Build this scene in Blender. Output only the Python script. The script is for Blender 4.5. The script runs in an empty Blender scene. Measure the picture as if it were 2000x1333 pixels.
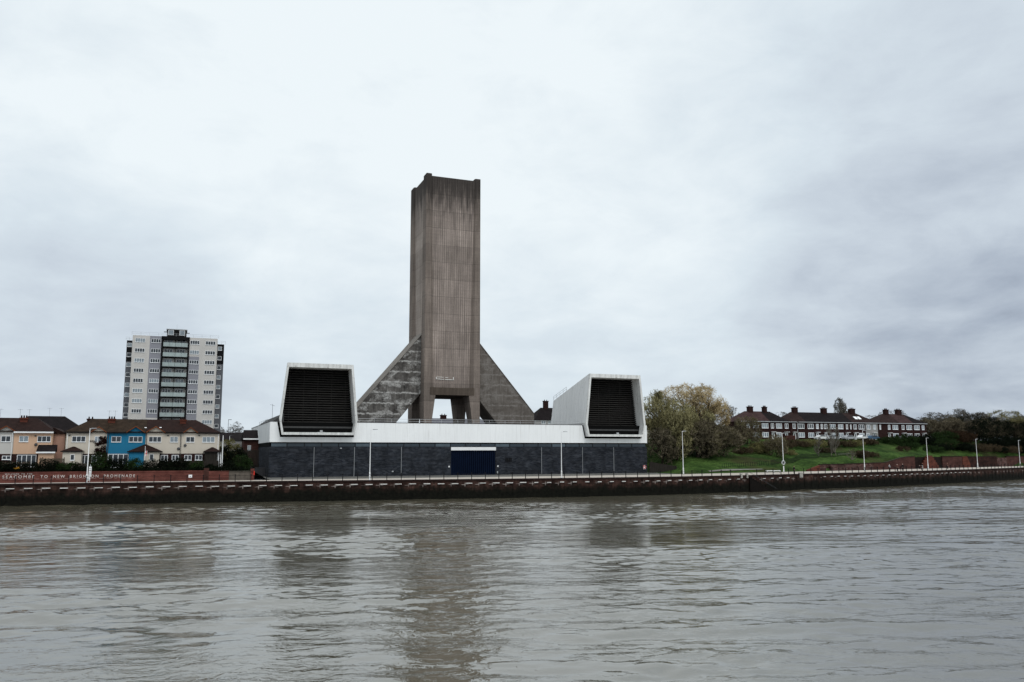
import bpy, math, random
import numpy as np
from mathutils import Vector, noise
R = math.radians
S = bpy.context.scene
COL = S.collection
# ------------------------------------------------------------------ camera
cam = bpy.data.objects.new('camera', bpy.data.cameras.new('camera')); COL.objects.link(cam)
cam.data.sensor_width = 36.0; cam.data.lens = 1620/2000*36
cam.data.clip_start = 0.5; cam.data.clip_end = 9000
cam.location = (0, 0, 8)
cam.rotation_mode = 'YXZ'
from mathutils import Matrix
cam.rotation_mode = 'XYZ'
PITCH = math.atan((885-666.5)/1620.0)
_m = Matrix.Rotation(math.pi/2+PITCH, 3, 'X') @ Matrix.Rotation(-R(.12), 3, 'Z')
cam.rotation_euler = _m.to_euler()
S.camera = cam
# ------------------------------------------------------------------ world: overcast sky with cloud layers
SUN_EL, SUN_AZ = R(52), R(150)          # azimuth clockwise from +Y (behind the camera, to the right)
W = bpy.data.worlds.new('World'); S.world = W; W.use_nodes = True
nt = W.node_tree; nt.nodes.clear()
def wn(t, **k):
    x = nt.nodes.new(t)
    for a, b in k.items(): setattr(x, a, b)
    return x
def wl(a, b): nt.links.new(a, b)
def wmath(op, a, b=None, c=None):
    m = wn('ShaderNodeMath', operation=op)
    for i, v in enumerate((a, b, c)):
        if v is None: continue
        if isinstance(v, (int, float)): m.inputs[i].default_value = v
        else: wl(v, m.inputs[i])
    return m.outputs[0]
sky = wn('ShaderNodeTexSky', sky_type='NISHITA', sun_disc=False, sun_elevation=SUN_EL, sun_rotation=SUN_AZ)
tc = wn('ShaderNodeTexCoord')
sep = wn('ShaderNodeSeparateXYZ'); wl(tc.outputs['Generated'], sep.inputs[0])
zc = wmath('ADD', wmath('MAXIMUM', sep.outputs[2], 0.0), 0.26)
px = wmath('DIVIDE', sep.outputs[0], zc); py = wmath('DIVIDE', sep.outputs[1], zc)
cmb = wn('ShaderNodeCombineXYZ'); wl(px, cmb.inputs[0]); wl(py, cmb.inputs[1])
def wnoise(scale, detail, rough, dist=0.0, off=(0,0,0), stretch=(1,1,1)):
    mp = wn('ShaderNodeMapping'); mp.inputs['Location'].default_value = off; mp.inputs['Scale'].default_value = stretch
    wl(cmb.outputs[0], mp.inputs[0])
    n = wn('ShaderNodeTexNoise'); n.inputs['Scale'].default_value = scale; n.inputs['Detail'].default_value = detail
    n.inputs['Roughness'].default_value = rough; n.inputs['Distortion'].default_value = dist
    wl(mp.outputs[0], n.inputs['Vector']); return n.outputs['Fac']
n1 = wnoise(1.0, 4, .5, .3, (3.1, 1.7, 0), (1.0, .9, 1)); n2 = wnoise(3.1, 7, .56, .25, (7.3, 2.2, 0), (1.0, .95, 1)); n3 = wnoise(.23, 2, .5, 0, (1.3, 5.2, 0))
def mr(v, a, b, c, d):
    m = wn('ShaderNodeMapRange', interpolation_type='SMOOTHSTEP'); wl(v, m.inputs[0])
    for i, x in enumerate((a, b, c, d)): m.inputs[i+1].default_value = x
    return m.outputs[0]
# brightness: pale near the zenith, greyer to the horizon, broken by cloud
base = mr(sep.outputs[2], 0.0, 0.34, .73, .93)
cl = wmath('ADD', wmath('MULTIPLY', wmath('SUBTRACT', n1, .5), .34), wmath('MULTIPLY', wmath('SUBTRACT', n2, .5), .36))
cl = wmath('ADD', cl, wmath('MULTIPLY', wmath('SUBTRACT', n3, .5), .18))
n4t = wn('ShaderNodeTexNoise'); n4t.inputs['Scale'].default_value = 7.5; n4t.inputs['Detail'].default_value = 8; n4t.inputs['Roughness'].default_value = .62; n4t.inputs['Distortion'].default_value = .5
mp4 = wn('ShaderNodeMapping'); mp4.inputs['Scale'].default_value = (1, 1, 2.1); wl(tc.outputs['Generated'], mp4.inputs[0]); wl(mp4.outputs[0], n4t.inputs['Vector'])
cl = wmath('ADD', cl, wmath('MULTIPLY', wmath('SUBTRACT', n4t.outputs['Fac'], .5), .26))
br = wmath('ADD', base, cl)
def blob(x, y, z, lo, hi, amt):
    dp = wn('ShaderNodeVectorMath', operation='DOT_PRODUCT'); dp.inputs[1].default_value = Vector((x, y, z)).normalized()
    nm = wn('ShaderNodeVectorMath', operation='NORMALIZE'); wl(tc.outputs['Generated'], nm.inputs[0]); wl(nm.outputs[0], dp.inputs[0])
    return mr(dp.outputs['Value'], lo, hi, 0.0, amt)
dark = blob(.60, 1.0, .23, .95, 1.0, .20)                # heavy cloud bank to the right
dark2 = blob(-.60, 1.0, .10, .955, 1.0, .12)
dark3 = blob(.80, 1.0, .75, .80, 1.0, .12)
dm = mr(wmath('ADD', n2, wmath('MULTIPLY', n1, .6)), .55, 1.0, 1.15, .8)
br = wmath('SUBTRACT', br, wmath('MULTIPLY', dark, dm))
br = wmath('SUBTRACT', wmath('SUBTRACT', br, dark2), dark3)
glow = blob(-.12, 1.0, .42, .90, 1.0, .09)
br = wmath('ADD', br, glow)
# above the picture the cloud deck is brighter still
hi = mr(sep.outputs[2], .55, 1.0, 1.0, 1.9)
br = wmath('MAXIMUM', wmath('MINIMUM', br, 1.0), .22)
ramp = wn('ShaderNodeValToRGB'); wl(br, ramp.inputs[0])
e = ramp.color_ramp.elements
e[0].position = .2; e[0].color = (.175, .205, .265, 1)
e[1].position = 1.0; e[1].color = (.875, .945, .98, 1)
for p_, c_ in ((.42, (.40, .46, .55, 1)), (.62, (.575, .645, .725, 1)), (.80, (.705, .79, .855, 1))):
    q = e.new(p_); q.color = c_
mulb = wn('ShaderNodeVectorMath', operation='SCALE'); wl(ramp.outputs[0], mulb.inputs[0])
wl(wmath('MULTIPLY', hi, 10.0), mulb.inputs['Scale'])
mixs = wn('ShaderNodeMixRGB'); mixs.inputs[0].default_value = .97
wl(sky.outputs[0], mixs.inputs[1]); wl(mulb.outputs[0], mixs.inputs[2])
bg = wn('ShaderNodeBackground'); bg.inputs[1].default_value = .10
wl(mixs.outputs[0], bg.inputs[0])
wo = wn('ShaderNodeOutputWorld'); wl(bg.outputs[0], wo.inputs[0])
# soft sun behind the cloud
sl = bpy.data.lights.new('sun', 'SUN'); sl.energy = 1.0; sl.angle = R(25); sl.color = (1, .97, .93)
so = bpy.data.objects.new('sun', sl); COL.objects.link(so)
sd = Vector((math.sin(SUN_AZ)*math.cos(SUN_EL), math.cos(SUN_AZ)*math.cos(SUN_EL), math.sin(SUN_EL)))
so.rotation_euler = sd.to_track_quat('Z', 'Y').to_euler(); so.location = sd*300
S.view_settings.view_transform = 'Standard'; S.view_settings.look = 'None'
S.view_settings.gamma = 1; S.view_settings.exposure = 0.0
S.render.engine = 'CYCLES'
# ------------------------------------------------------------------ site frame (u along the facade, n landward)
TH = R(21.5); OX, OY = -47.562, 163.759
CU, SU = math.cos(TH), math.sin(TH)
def WP(u, n, z=0.0): return Vector((OX+u*CU-n*SU, OY+u*SU+n*CU, z))
def lerp(a, b, t): return a+(b-a)*t
def interp(pts, x): return float(np.interp(x, [p[0] for p in pts], [p[1] for p in pts]))
def sst(a, b, x):
    t = min(1, max(0, (x-a)/(b-a))); return t*t*(3-2*t)
QP = [(-300,0),(-120,-13),(-60,-18.4),(-41.8,-20),(-23.7,-21.6),(-4,-23.9),(12,-26.0),(29.8,-28.3),(50,-30.2),(69,-30.9),(84,-29.5),(95.7,-27.5),(118.5,-22.5),(140,-17.5),(159,-12.6),(190,-3.2),(217,6.3),(260,22),(330,50),(520,130)]
_us = np.arange(-300, 521, 1.0)
_q = np.interp(_us, [p[0] for p in QP], [p[1] for p in QP])
_k = np.ones(17)/17; _q = np.convolve(np.pad(_q, 8, 'edge'), _k, 'valid')
def nq(u): return float(np.interp(u, _us, _q))
IP = [(86,-14),(97,-11.5),(115,-8),(135,-3),(155,1.5),(174,7.4),(194,13.7),(221,20.5),(241,25),(300,48),(520,132)]
def nin(u):
    if u < -3: return interp([(-300,2),(-120,-8.5),(-43,-14.3),(-24,-15.4),(-11.5,-16.2),(-3,-16.4)], u)
    if u < 86: return interp([(-3,-16.4),(60,-16),(86,-14)], u)
    return interp(IP, u)
def wallz(u): return interp([(86,3.5),(128,3.6),(132,4.7),(149,4.9),(163,5.2),(168,6.3),(260,6.4)], u)
def hz(u, n):
    """height of the land"""
    ni = nin(u)
    d = n-ni
    top = 11.9
    nt_ = max(33, ni+14)
    zr = lerp(wallz(u), top, min(1, max(0, d/(nt_-ni)))**.85) if d > 0 else 3.36
    zr += (.35*noise.noise((u*.07, n*.09, 0))+.22*noise.noise((u*.31, n*.35, 3))) * (1 if 0 < d else 0) * min(1, d/4)*min(1, max(0, (34-n)/6))
    zr += max(0, n-60)*.012
    zm = 3.34+8.8*sst(46, 66, n)
    zl = 4.9+.5*sst(-14, -8, n)+5.5*sst(8, 55, n)
    if u < -1.2: return lerp(zl, zm, sst(-4, -1.2, u))
    return lerp(zm, zr, sst(85.5, 97, u))
# ------------------------------------------------------------------ materials
def srgb(r, g, b):
    f = lambda c: (c/255/12.92) if c/255 <= .04045 else ((c/255+.055)/1.055)**2.4
    return (f(r), f(g), f(b), 1)
class NT:
    def __init__(s, name):
        s.m = bpy.data.materials.new(name); s.m.use_nodes = True; s.t = s.m.node_tree; s.t.nodes.clear()
        s.out = s.t.nodes.new('ShaderNodeOutputMaterial'); s.p = s.t.nodes.new('ShaderNodeBsdfPrincipled')
        s.t.links.new(s.p.outputs[0], s.out.inputs[0]); s.tc = s.t.nodes.new('ShaderNodeTexCoord')
    def n(s, t, **k):
        x = s.t.nodes.new(t)
        for a, b in k.items(): setattr(x, a, b)
        return x
    def l(s, a, b): s.t.links.new(a, b)
    def vec(s, scale=(1,1,1), loc=(0,0,0), src='Object'):
        mp = s.n('ShaderNodeMapping'); mp.inputs['Scale'].default_value = scale; mp.inputs['Location'].default_value = loc
        s.l(s.tc.outputs[src], mp.inputs[0]); return mp.outputs[0]
    def noise(s, scale, detail=4, rough=.5, st=(1,1,1), loc=(0,0,0), dist=0):
        x = s.n('ShaderNodeTexNoise'); x.inputs['Scale'].default_value = scale; x.inputs['Detail'].default_value = detail
        x.inputs['Roughness'].default_value = rough; x.inputs['Distortion'].default_value = dist
        s.l(s.vec(st, loc), x.inputs['Vector']); return x.outputs['Fac']
    def mr(s, v, a, b, c=0.0, d=1.0, sm=False):
        m = s.n('ShaderNodeMapRange'); m.interpolation_type = 'SMOOTHSTEP' if sm else 'LINEAR'; s.l(v, m.inputs[0])
        for i, x in enumerate((a, b, c, d)): m.inputs[i+1].default_value = x
        return m.outputs[0]
    def math(s, op, a, b=None):
        m = s.n('ShaderNodeMath', operation=op)
        for i, v in enumerate((a, b)):
            if v is None: continue
            if isinstance(v, (int, float)): m.inputs[i].default_value = v
            else: s.l(v, m.inputs[i])
        return m.outputs[0]
    def mix(s, f, a, b, bt='MIX'):
        m = s.n('ShaderNodeMixRGB', blend_type=bt)
        for i, v in enumerate((f, a, b)):
            if isinstance(v, (int, float)): m.inputs[i].default_value = v
            elif isinstance(v, tuple): m.inputs[i].default_value = v
            else: s.l(v, m.inputs[i])
        return m.outputs[0]
    def val(s, f, a, b):
        """multiply colour a by value range"""
        return s.mix(1.0, a, f, 'MULTIPLY')
    def xyz(s):
        x = s.n('ShaderNodeSeparateXYZ'); s.l(s.tc.outputs['Object'], x.inputs[0]); return x.outputs
    def fin(s, col, rough=.8, bump=None, bs=.3, bd=.05, spec=.3, metal=0.0):
        if isinstance(col, tuple): s.p.inputs['Base Color'].default_value = col
        else: s.l(col, s.p.inputs['Base Color'])
        if isinstance(rough, float): s.p.inputs['Roughness'].default_value = rough
        else: s.l(rough, s.p.inputs['Roughness'])
        s.p.inputs['Specular IOR Level'].default_value = spec if spec > .4 else spec*.22; s.p.inputs['Metallic'].default_value = metal
        if bump is not None:
            b = s.n('ShaderNodeBump'); b.inputs['Strength'].default_value = bs; b.inputs['Distance'].default_value = bd
            s.l(bump, b.inputs['Height']); s.l(b.outputs[0], s.p.inputs['Normal'])
        return s.m
def plain(name, c, rough=.7, var=.25, scale=1.5, st=(1,1,1), spec=.3, metal=0.0, bs=.15):
    t = NT(name); nz = t.noise(scale, 5, .6, st)
    f = t.mr(nz, .25, .75, 1-var, 1+var)
    oi = t.n('ShaderNodeObjectInfo'); f = t.math('MULTIPLY', f, t.mr(oi.outputs['Random'], 0, 1, .93, 1.07))
    return t.fin(t.mix(1.0, c, f, 'MULTIPLY'), rough, nz, bs, .03, spec, metal)
def c3(r, g, b): return (r, g, b, 1)
def brickmat(name, c1, c2, mort, sx=1.0, var=.3, stain=None, rough=.85):
    t = NT(name)
    br_ = t.n('ShaderNodeTexBrick'); br_.inputs['Scale'].default_value = 1.0
    xyz = t.xyz(); cb = t.n('ShaderNodeCombineXYZ')
    t.l(t.math('ADD', xyz[0], xyz[1]), cb.inputs[0]); t.l(xyz[2], cb.inputs[1])
    t.l(cb.outputs[0], br_.inputs['Vector'])
    br_.inputs['Brick Width'].default_value = .45*sx; br_.inputs['Row Height'].default_value = .15*sx
    br_.inputs['Mortar Size'].default_value = .012*sx
    br_.inputs['Color1'].default_value = c1; br_.inputs['Color2'].default_value = c2; br_.inputs['Mortar'].default_value = mort
    nz = t.noise(.5, 6, .65); nz2 = t.noise(.9, 5, .6, (.35, .35, 2.5), (3, 1, 4))
    f = t.math('MULTIPLY', t.mr(nz, .3, .7, 1-var, 1+var), t.mr(nz2, .3, .7, 1-var*.8, 1+var*.8))
    col = t.mix(1.0, br_.outputs['Color'], f, 'MULTIPLY')
    return t.fin(col, rough, br_.outputs['Fac'], .2, -.01)
# tower concrete: board marked, lift joints, top soot, streaks
def concrete(name, col, soot=True, ztop=70.0, lift=4.1, pale=.5, ribs=False):
    t = NT(name); x = t.xyz()
    big = t.noise(.25, 5, .6, (1,1,.6)); st = t.noise(2.2, 4, .6, (1,1,.06), (4,2,0)); fi = t.noise(3.5, 5, .65, (1,1,1), (1,9,2))
    hor = t.noise(2.0, 3, .5, (.08,.08,1.6), (2,2,2))
    lf = t.math('FRACT', t.math('DIVIDE', x[2], lift)); li = t.math('FLOOR', t.math('DIVIDE', x[2], lift))
    wnz = t.n('ShaderNodeTexWhiteNoise', noise_dimensions='1D'); t.l(li, wnz.inputs['W'])
    joint = t.math('LESS_THAN', lf, .022)
    f = t.math('MULTIPLY', t.mr(big, .3, .7, .84, 1.16), t.mr(st, .3, .72, .78, 1.18))
    f = t.math('MULTIPLY', f, t.mr(fi, .3, .7, .88, 1.12)); f = t.math('MULTIPLY', f, t.mr(hor, .3, .7, .92, 1.08))
    f = t.math('MULTIPLY', f, t.mr(wnz.outputs['Value'], 0, 1, .88, 1.14))
    f = t.math('MULTIPLY', f, t.mr(joint, 0, 1, 1.0, .62))
    if ribs:
        rb = t.math('FRACT', t.math('DIVIDE', x[0], .52)); rm = t.mr(t.math('ABSOLUTE', t.math('SUBTRACT', rb, .5)), .05, .3, 0, 1, True)
        wv = t.n('ShaderNodeTexWhiteNoise', noise_dimensions='2D'); cv_ = t.n('ShaderNodeCombineXYZ'); t.l(t.math('FLOOR', t.math('DIVIDE', x[0], .52)), cv_.inputs[0]); t.l(li, cv_.inputs[1]); t.l(cv_.outputs[0], wv.inputs['Vector'])
        f = t.math('MULTIPLY', f, t.mr(rm, 0, 1, 1.10, .78)); f = t.math('MULTIPLY', f, t.mr(wv.outputs['Value'], 0, 1, .92, 1.08))
    c = t.mix(1.0, col, f, 'MULTIPLY')
    # leached lime line under joints and pale blotches
    ln = t.math('MULTIPLY', t.mr(lf, .94, .99, 0, 1), t.mr(t.noise(1.2, 4, .6, (1,1,.4), (7,7,7)), .5, .72, 0, .35))
    c = t.mix(ln, c, c3(.30,.27,.24))
    sp = t.math('GREATER_THAN', t.noise(1.1, 3, .6, (1,1,1), (31,4,8)), .745)
    c = t.mix(t.math('MULTIPLY', sp, pale), c, c3(.42,.40,.37))
    if soot:
        edge = t.math('ADD', x[2], t.mr(t.noise(1.6, 4, .65, (1,1,.10), (3,9,5)), .25, .75, -4.5, 4.5))
        s1 = t.mr(edge, ztop-12, ztop-1.5, 0, .86, True)
        c = t.mix(s1, c, c3(.030,.027,.026))
    return t.fin(c, .88, fi, .35, .03, .2)
M = {}
M['tower'] = concrete('board_marked_concrete', c3(.30,.250,.222), ztop=73.4-3.4, ribs=True)
M['pier'] = concrete('pier_concrete', c3(.190,.157,.136), ztop=73.4-3.4, pale=.2)
M['side'] = concrete('side_panel_concrete', c3(.31,.262,.23), ztop=73.4-3.4, pale=.1)
def finmat():
    t = NT('stained_buttress_concrete'); x = t.xyz()
    big = t.noise(.5, 6, .7, (1,1,1)); st = t.noise(2.6, 4, .6, (1,1,.10)); fi = t.noise(3, 6, .7, (1,1,1), (5,5,5))
    c = t.mix(t.mr(big, .35, .65), c3(.050,.046,.043), c3(.150,.140,.130))
    c = t.mix(1.0, c, t.mr(st, .3, .7, .68, 1.3), 'MULTIPLY')
    wob = t.mr(t.noise(.9, 4, .6, (1,1,.3), (8,1,1)), .2, .8, -.25, .25)
    lf = t.math('FRACT', t.math('DIVIDE', t.math('ADD', x[2], wob), 2.45))
    band = t.mr(t.math('ABSOLUTE', t.math('SUBTRACT', lf, .5)), .01, .11, 1, 0)
    br1 = t.mr(t.noise(1.3, 4, .65, (1,1,1), (2,6,2)), .36, .54, 0, 1)
    left = t.mr(x[0], -6, 8, 1.0, .42)      # the up-river buttress is the whiter one
    eff = t.math('MULTIPLY', t.math('MULTIPLY', band, br1), left)
    bl = t.math('MULTIPLY', t.mr(t.noise(.30, 7, .66, (1,1,1.4), (12,3,9), .4), .48, .62, 0, .75, True), t.mr(fi, .38, .54, 0, 1))
    eff = t.math('MAXIMUM', eff, t.math('MULTIPLY', bl, left))
    dr = t.math('MULTIPLY', t.mr(t.noise(3.0, 3, .6, (1,1,.05), (1,1,8)), .58, .68, 0, .35), t.mr(x[0], 0, 4, .25, 1))
    eff = t.math('MAXIMUM', eff, dr)
    c = t.mix(t.math('MINIMUM', eff, .9), c, c3(.50,.49,.47))
    c = t.mix(t.mr(x[0], 2, 8, 0, .45), c, c3(.165,.138,.118))
    return t.fin(c, .9, fi, .4, .04, .2)
M['fin'] = finmat()
M['fin_edge'] = concrete('buttress_edge_concrete', c3(.18,.162,.145), soot=False, pale=.2)  # paler than the face: paints the sloping top edge as lit
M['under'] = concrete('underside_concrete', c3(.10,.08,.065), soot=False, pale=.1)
def whitemat(name, c, dirt=.25, lines=True, pan=6.74):
    t = NT(name); x = t.xyz()
    st = t.noise(1.6, 5, .65, (1,1,.12)); fi = t.noise(2.0, 6, .7, (1,1,1), (4,4,4)); big = t.noise(.12, 3, .5)
    f = t.math('MULTIPLY', t.mr(big, .3, .7, .97, 1.03), t.mr(st, .3, .72, 1.02, 1-dirt*.3))
    col = t.mix(1.0, c, f, 'MULTIPLY')
    sp = t.math('MULTIPLY', t.mr(fi, .56, .70, 0, dirt), t.mr(st, .4, .7, .4, 1))
    col = t.mix(sp, col, c3(.20,.19,.175))
    if lines:
        fr = t.math('FRACT', t.math('DIVIDE', t.math('ADD', x[0], x[1]), 1.0))
        col = t.mix(t.math('MULTIPLY', t.math('LESS_THAN', fr, .045), .14), col, c3(.35,.35,.35))
    if lines:
        pv = t.n('ShaderNodeTexWhiteNoise', noise_dimensions='1D'); ax = t.math('DIVIDE', t.math('ADD', x[0], x[1]), 2.0); t.l(t.math('FLOOR', ax), pv.inputs['W'])
        col = t.mix(1.0, col, t.mr(pv.outputs['Value'], 0, 1, .975, 1.0), 'MULTIPLY')
        rs = t.math('MULTIPLY', t.mr(t.noise(2.4, 3, .6, (1,1,.05), (9,9,1)), .56, .72, 0, .34), t.mr(x[2], 6.5, 10.9, .1, 1))
        col = t.mix(rs, col, c3(.34,.32,.29))
    return t.fin(col, .45, fi, .06, .02, .35)
M['clad'] = whitemat('white_cladding', c3(.93,.94,.94), .12)
M['clad_side'] = whitemat('weathered_white_cladding', c3(.80,.81,.81), .5)
M['intake'] = whitemat('white_painted_concrete', c3(.80,.80,.79), .62, False)
M['rim'] = whitemat('weathered_rim_paint', c3(.82,.82,.80), 1.3, False)
M['brick_blue'] = brickmat('dark_engineering_brick', c3(.012,.015,.021), c3(.036,.039,.047), c3(.040,.042,.047), 1.4, .45)
M['black'] = plain('black_metal', c3(.008,.008,.009), .5, .2)
M['slat'] = plain('black_louvre_slat', c3(.034,.032,.030), .45, .3)
M['void'] = plain('dark_interior', c3(.004,.004,.004), .9, .1)  # near-black colour stands in for shade in gaps and behind louvres
M['winstrip'] = plain('dark_strip_glass', c3(.018,.030,.042), .12, .3, .6, spec=.5)
M['winstrip2'] = plain('pale_strip_glass', c3(.06,.085,.105), .2, .3, .6, spec=.5)
M['joint'] = plain('pale_joint', c3(.26,.27,.28), .7, .2)
M['navy'] = plain('navy_shutter_paint', c3(.002,.006,.020), .45, .25, .6)
M['white'] = plain('white_paint', c3(.82,.82,.82), .45, .06)
M['upvc'] = plain('white_window_frame', c3(.80,.81,.82), .35, .04)
M['steel'] = plain('galvanised_steel', c3(.42,.43,.44), .45, .15, metal=.3)
M['dgrey'] = plain('dark_grey_metal', c3(.06,.06,.065), .5, .2)
M['roofdeck'] = plain('roof_felt', c3(.06,.06,.06), .9, .2)
M['red'] = plain('red_plastic', c3(.55,.04,.03), .4, .1)
def quaymat():
    t = NT('sandstone_quay'); x = t.xyz(); sx = .0
    cb = t.n('ShaderNodeCombineXYZ'); uvn = t.n('ShaderNodeUVMap'); sp_ = t.n('ShaderNodeSeparateXYZ'); t.l(uvn.outputs[0], sp_.inputs[0])
    t.l(uvn.outputs[0], cb.inputs[0])
    b = t.n('ShaderNodeTexBrick'); t.l(uvn.outputs[0], b.inputs['Vector']); b.inputs['Scale'].default_value = 1
    b.inputs['Brick Width'].default_value = 1.3; b.inputs['Row Height'].default_value = .46; b.inputs['Mortar Size'].default_value = .022
    b.inputs['Color1'].default_value = c3(.032,.017,.014); b.inputs['Color2'].default_value = c3(.056,.030,.024); b.inputs['Mortar'].default_value = c3(.018,.013,.011)
    nz = t.noise(.6, 6, .65); fi = t.noise(2.5, 5, .6); st = t.noise(1.4, 4, .6, (1,1,.1))
    c = t.mix(1.0, b.outputs['Color'], t.mr(nz, .3, .7, .35, 1.75), 'MULTIPLY')
    c = t.mix(1.0, c, t.mr(st, .3, .7, .55, 1.5), 'MULTIPLY')
    # tide line: black-green weed below about 2 m
    h = t.math('ADD', x[2], t.mr(t.noise(.7, 5, .65, (1,1,.8), (9,2,1)), .2, .8, -.9, .9))
    c = t.mix(t.mr(h, 1.2, 2.9, 1, 0, True), c, t.mix(t.mr(fi, .3, .7), c3(.003,.003,.0025), c3(.011,.011,.008)))
    # pale lime and salt leaching in a broken line about 2.5 m up
    zb = t.math('ABSOLUTE', t.math('SUBTRACT', t.math('ADD', x[2], t.mr(t.noise(.8,3,.5,(1,1,1),(5,5,1)), .2,.8,-.12,.12)), 2.48))
    fr = t.math('FRACT', t.math('DIVIDE', sp_.outputs[0], 2.5))
    off = t.math('ABSOLUTE', t.math('SUBTRACT', fr, .5))
    ln = t.math('MULTIPLY', t.mr(zb, .02, .07, 1, 0), t.mr(off, .18, .30, 1, 0))
    vt = t.math('MULTIPLY', t.mr(off, .015, .045, 1, 0), t.mr(zb, .1, .42, 1, 0))
    ln = t.math('MULTIPLY', t.math('MAXIMUM', ln, vt), t.mr(t.noise(.35, 3, .6, (1,1,1), (2,2,7)), .42, .60, .0, .75))
    c = t.mix(ln, c, c3(.42,.37,.34))
    return t.fin(c, .85, b.outputs['Fac'], .4, -.03, .3)
M['quay'] = quaymat()
M['coping'] = plain('dark_coping_stone', c3(.020,.012,.011), .8, .4)
M['ledge'] = plain('pale_stone_ledge', c3(.66,.64,.61), .7, .25, 3)
M['prom'] = plain('promenade_paving', c3(.40,.355,.31), .85, .14, .5)
M['iron'] = plain('black_iron', c3(.010,.010,.011), .5, .2)
def grassmat():
    t = NT('grass'); a = t.noise(.12, 5, .6); b = t.noise(1.3, 6, .7, (1,1,1), (3,3,3)); d = t.noise(.07, 4, .6, (1,1,1), (9,1,1))
    c = t.mix(t.mr(a, .35, .62), c3(.013,.027,.007), c3(.044,.078,.019))
    c = t.mix(1.0, c, t.mr(b, .28, .72, .3, 1.75), 'MULTIPLY')
    c = t.mix(t.mr(d, .50, .66, 0, .8, True), c, c3(.036,.034,.015))
    sp = t.math('GREATER_THAN', t.noise(1.7, 2, .5, (1,1,1), (7,7,7)), .76)
    c = t.mix(t.math('MULTIPLY', sp, .2), c, c3(.10,.10,.06))
    return t.fin(c, .95, b, .8, .25, .1)
M['grass'] = grassmat()
M['soil'] = plain('garden_soil', c3(.022,.024,.014), .95, .5, .5)
M['yard'] = plain('yard_concrete', c3(.13,.125,.115), .9, .3, .4)
M['brick_red'] = brickmat('red_brick', c3(.048,.019,.016), c3(.072,.029,.023), c3(.06,.04,.035), 1.0, .35)
M['brick_sign'] = brickmat('sign_wall_brick', c3(.105,.032,.026), c3(.14,.046,.036), c3(.12,.07,.06), 1.0, .32)
M['brick_orange'] = brickmat('orange_brick', c3(.085,.024,.016), c3(.115,.034,.021), c3(.08,.045,.035), 1.0, .3)
M['brick_house'] = brickmat('house_brick', c3(.022,.010,.0095), c3(.036,.0155,.014), c3(.03,.02,.018), 1.0, .25)
M['sandstone'] = brickmat('old_sandstone', c3(.055,.024,.021), c3(.12,.075,.066), c3(.03,.018,.018), 2.2, .5)
M['weed_wall'] = brickmat('weedy_dark_brick', c3(.020,.009,.0075), c3(.040,.015,.012), c3(.018,.012,.011), 1.2, .5)
def tiles(name, c, var=.35):
    t = NT(name); x = t.xyz(); nz = t.noise(1.1, 5, .65); f1 = t.math('FRACT', t.math('MULTIPLY', x[2], 4.4))
    n2_ = t.noise(5.0, 2, .5, (1,1,1)); f = t.math('MULTIPLY', t.mr(nz, .3, .7, 1-var, 1+var), t.mr(f1, 0, .3, .72, 1.03))
    f = t.math('MULTIPLY', f, t.mr(n2_, .3, .7, .85, 1.15))
    return t.fin(t.mix(1.0, c, f, 'MULTIPLY'), .8, f1, .3, .03, .25)
M['tile_brown'] = tiles('brown_roof_tiles', c3(.019,.0095,.0078))
M['tile_dark'] = tiles('dark_roof_tiles', c3(.011,.0085,.0088))
M['tile_red'] = tiles('red_brown_roof_tiles', c3(.026,.0155,.014))
M['tile_pink'] = tiles('faded_pink_roof_tiles', c3(.045,.026,.025))
M['tile_moss'] = tiles('mossy_roof_tiles', c3(.026,.0165,.0105), .45)
M['barge'] = plain('orange_brown_bargeboard', c3(.16,.050,.020), .6, .25)
M['fascia'] = plain('dark_fascia', c3(.012,.010,.010), .6, .2)
def render_wall(name, c): return plain(name, c, .85, .07, .6, (1,1,.4))
M['r_white'] = render_wall('white_render', c3(.56,.54,.51)); M['r_peach'] = render_wall('peach_render', c3(.62,.41,.28))
M['r_pink'] = render_wall('pink_render', c3(.42,.25,.19)); M['r_cream'] = render_wall('cream_render', c3(.58,.52,.44))
M['r_blue'] = render_wall('blue_render', c3(.022,.165,.29)); M['r_grey'] = render_wall('grey_render', c3(.30,.29,.28))
M['t_cream'] = render_wall('tower_block_cream', c3(.60,.575,.545)); M['t_grey'] = render_wall('tower_block_grey', c3(.27,.27,.30))
M['t_dgrey'] = render_wall('tower_block_dark_grey', c3(.13,.135,.15))
M['glass'] = plain('window_glass', c3(.018,.024,.032), .08, .5, .9, spec=.6)
M['glass2'] = plain('curtained_window_glass', c3(.22,.26,.29), .2, .4, 1.6, spec=.5)
M['balc'] = plain('pale_green_balcony_glass', c3(.34,.40,.39), .15, .18, .8, spec=.5)
M['wood'] = plain('weathered_fence_wood', c3(.085,.068,.050), .9, .4, 2.0, (3,3,.5))
M['wood_d'] = plain('dark_fence_wood', c3(.030,.026,.022), .9, .4, 2.0, (3,3,.5))
M['bark'] = plain('tree_bark', c3(.030,.024,.018), .95, .4, 2.0)
M['bark_pale'] = plain('pale_bark', c3(.16,.145,.12), .9, .4, 2.0)
def leaf(name, c, v=.5):
    t = NT(name); nz = t.noise(.45, 4, .6); f = t.noise(2.5, 3, .6, (1,1,1), (4,4,4))
    g = t.math('MULTIPLY', t.mr(nz, .3, .7, 1-v, 1+v), t.mr(f, .3, .7, .7, 1.3))
    return t.fin(t.mix(1.0, c, g, 'MULTIPLY'), .8, None, spec=.15)
M['tw_grey'] = leaf('grey_twigs', c3(.13,.118,.10)); M['tw_brown'] = leaf('brown_twigs', c3(.14,.118,.080)); M['tw_gold'] = leaf('golden_twigs', c3(.44,.345,.19), .25)
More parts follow.
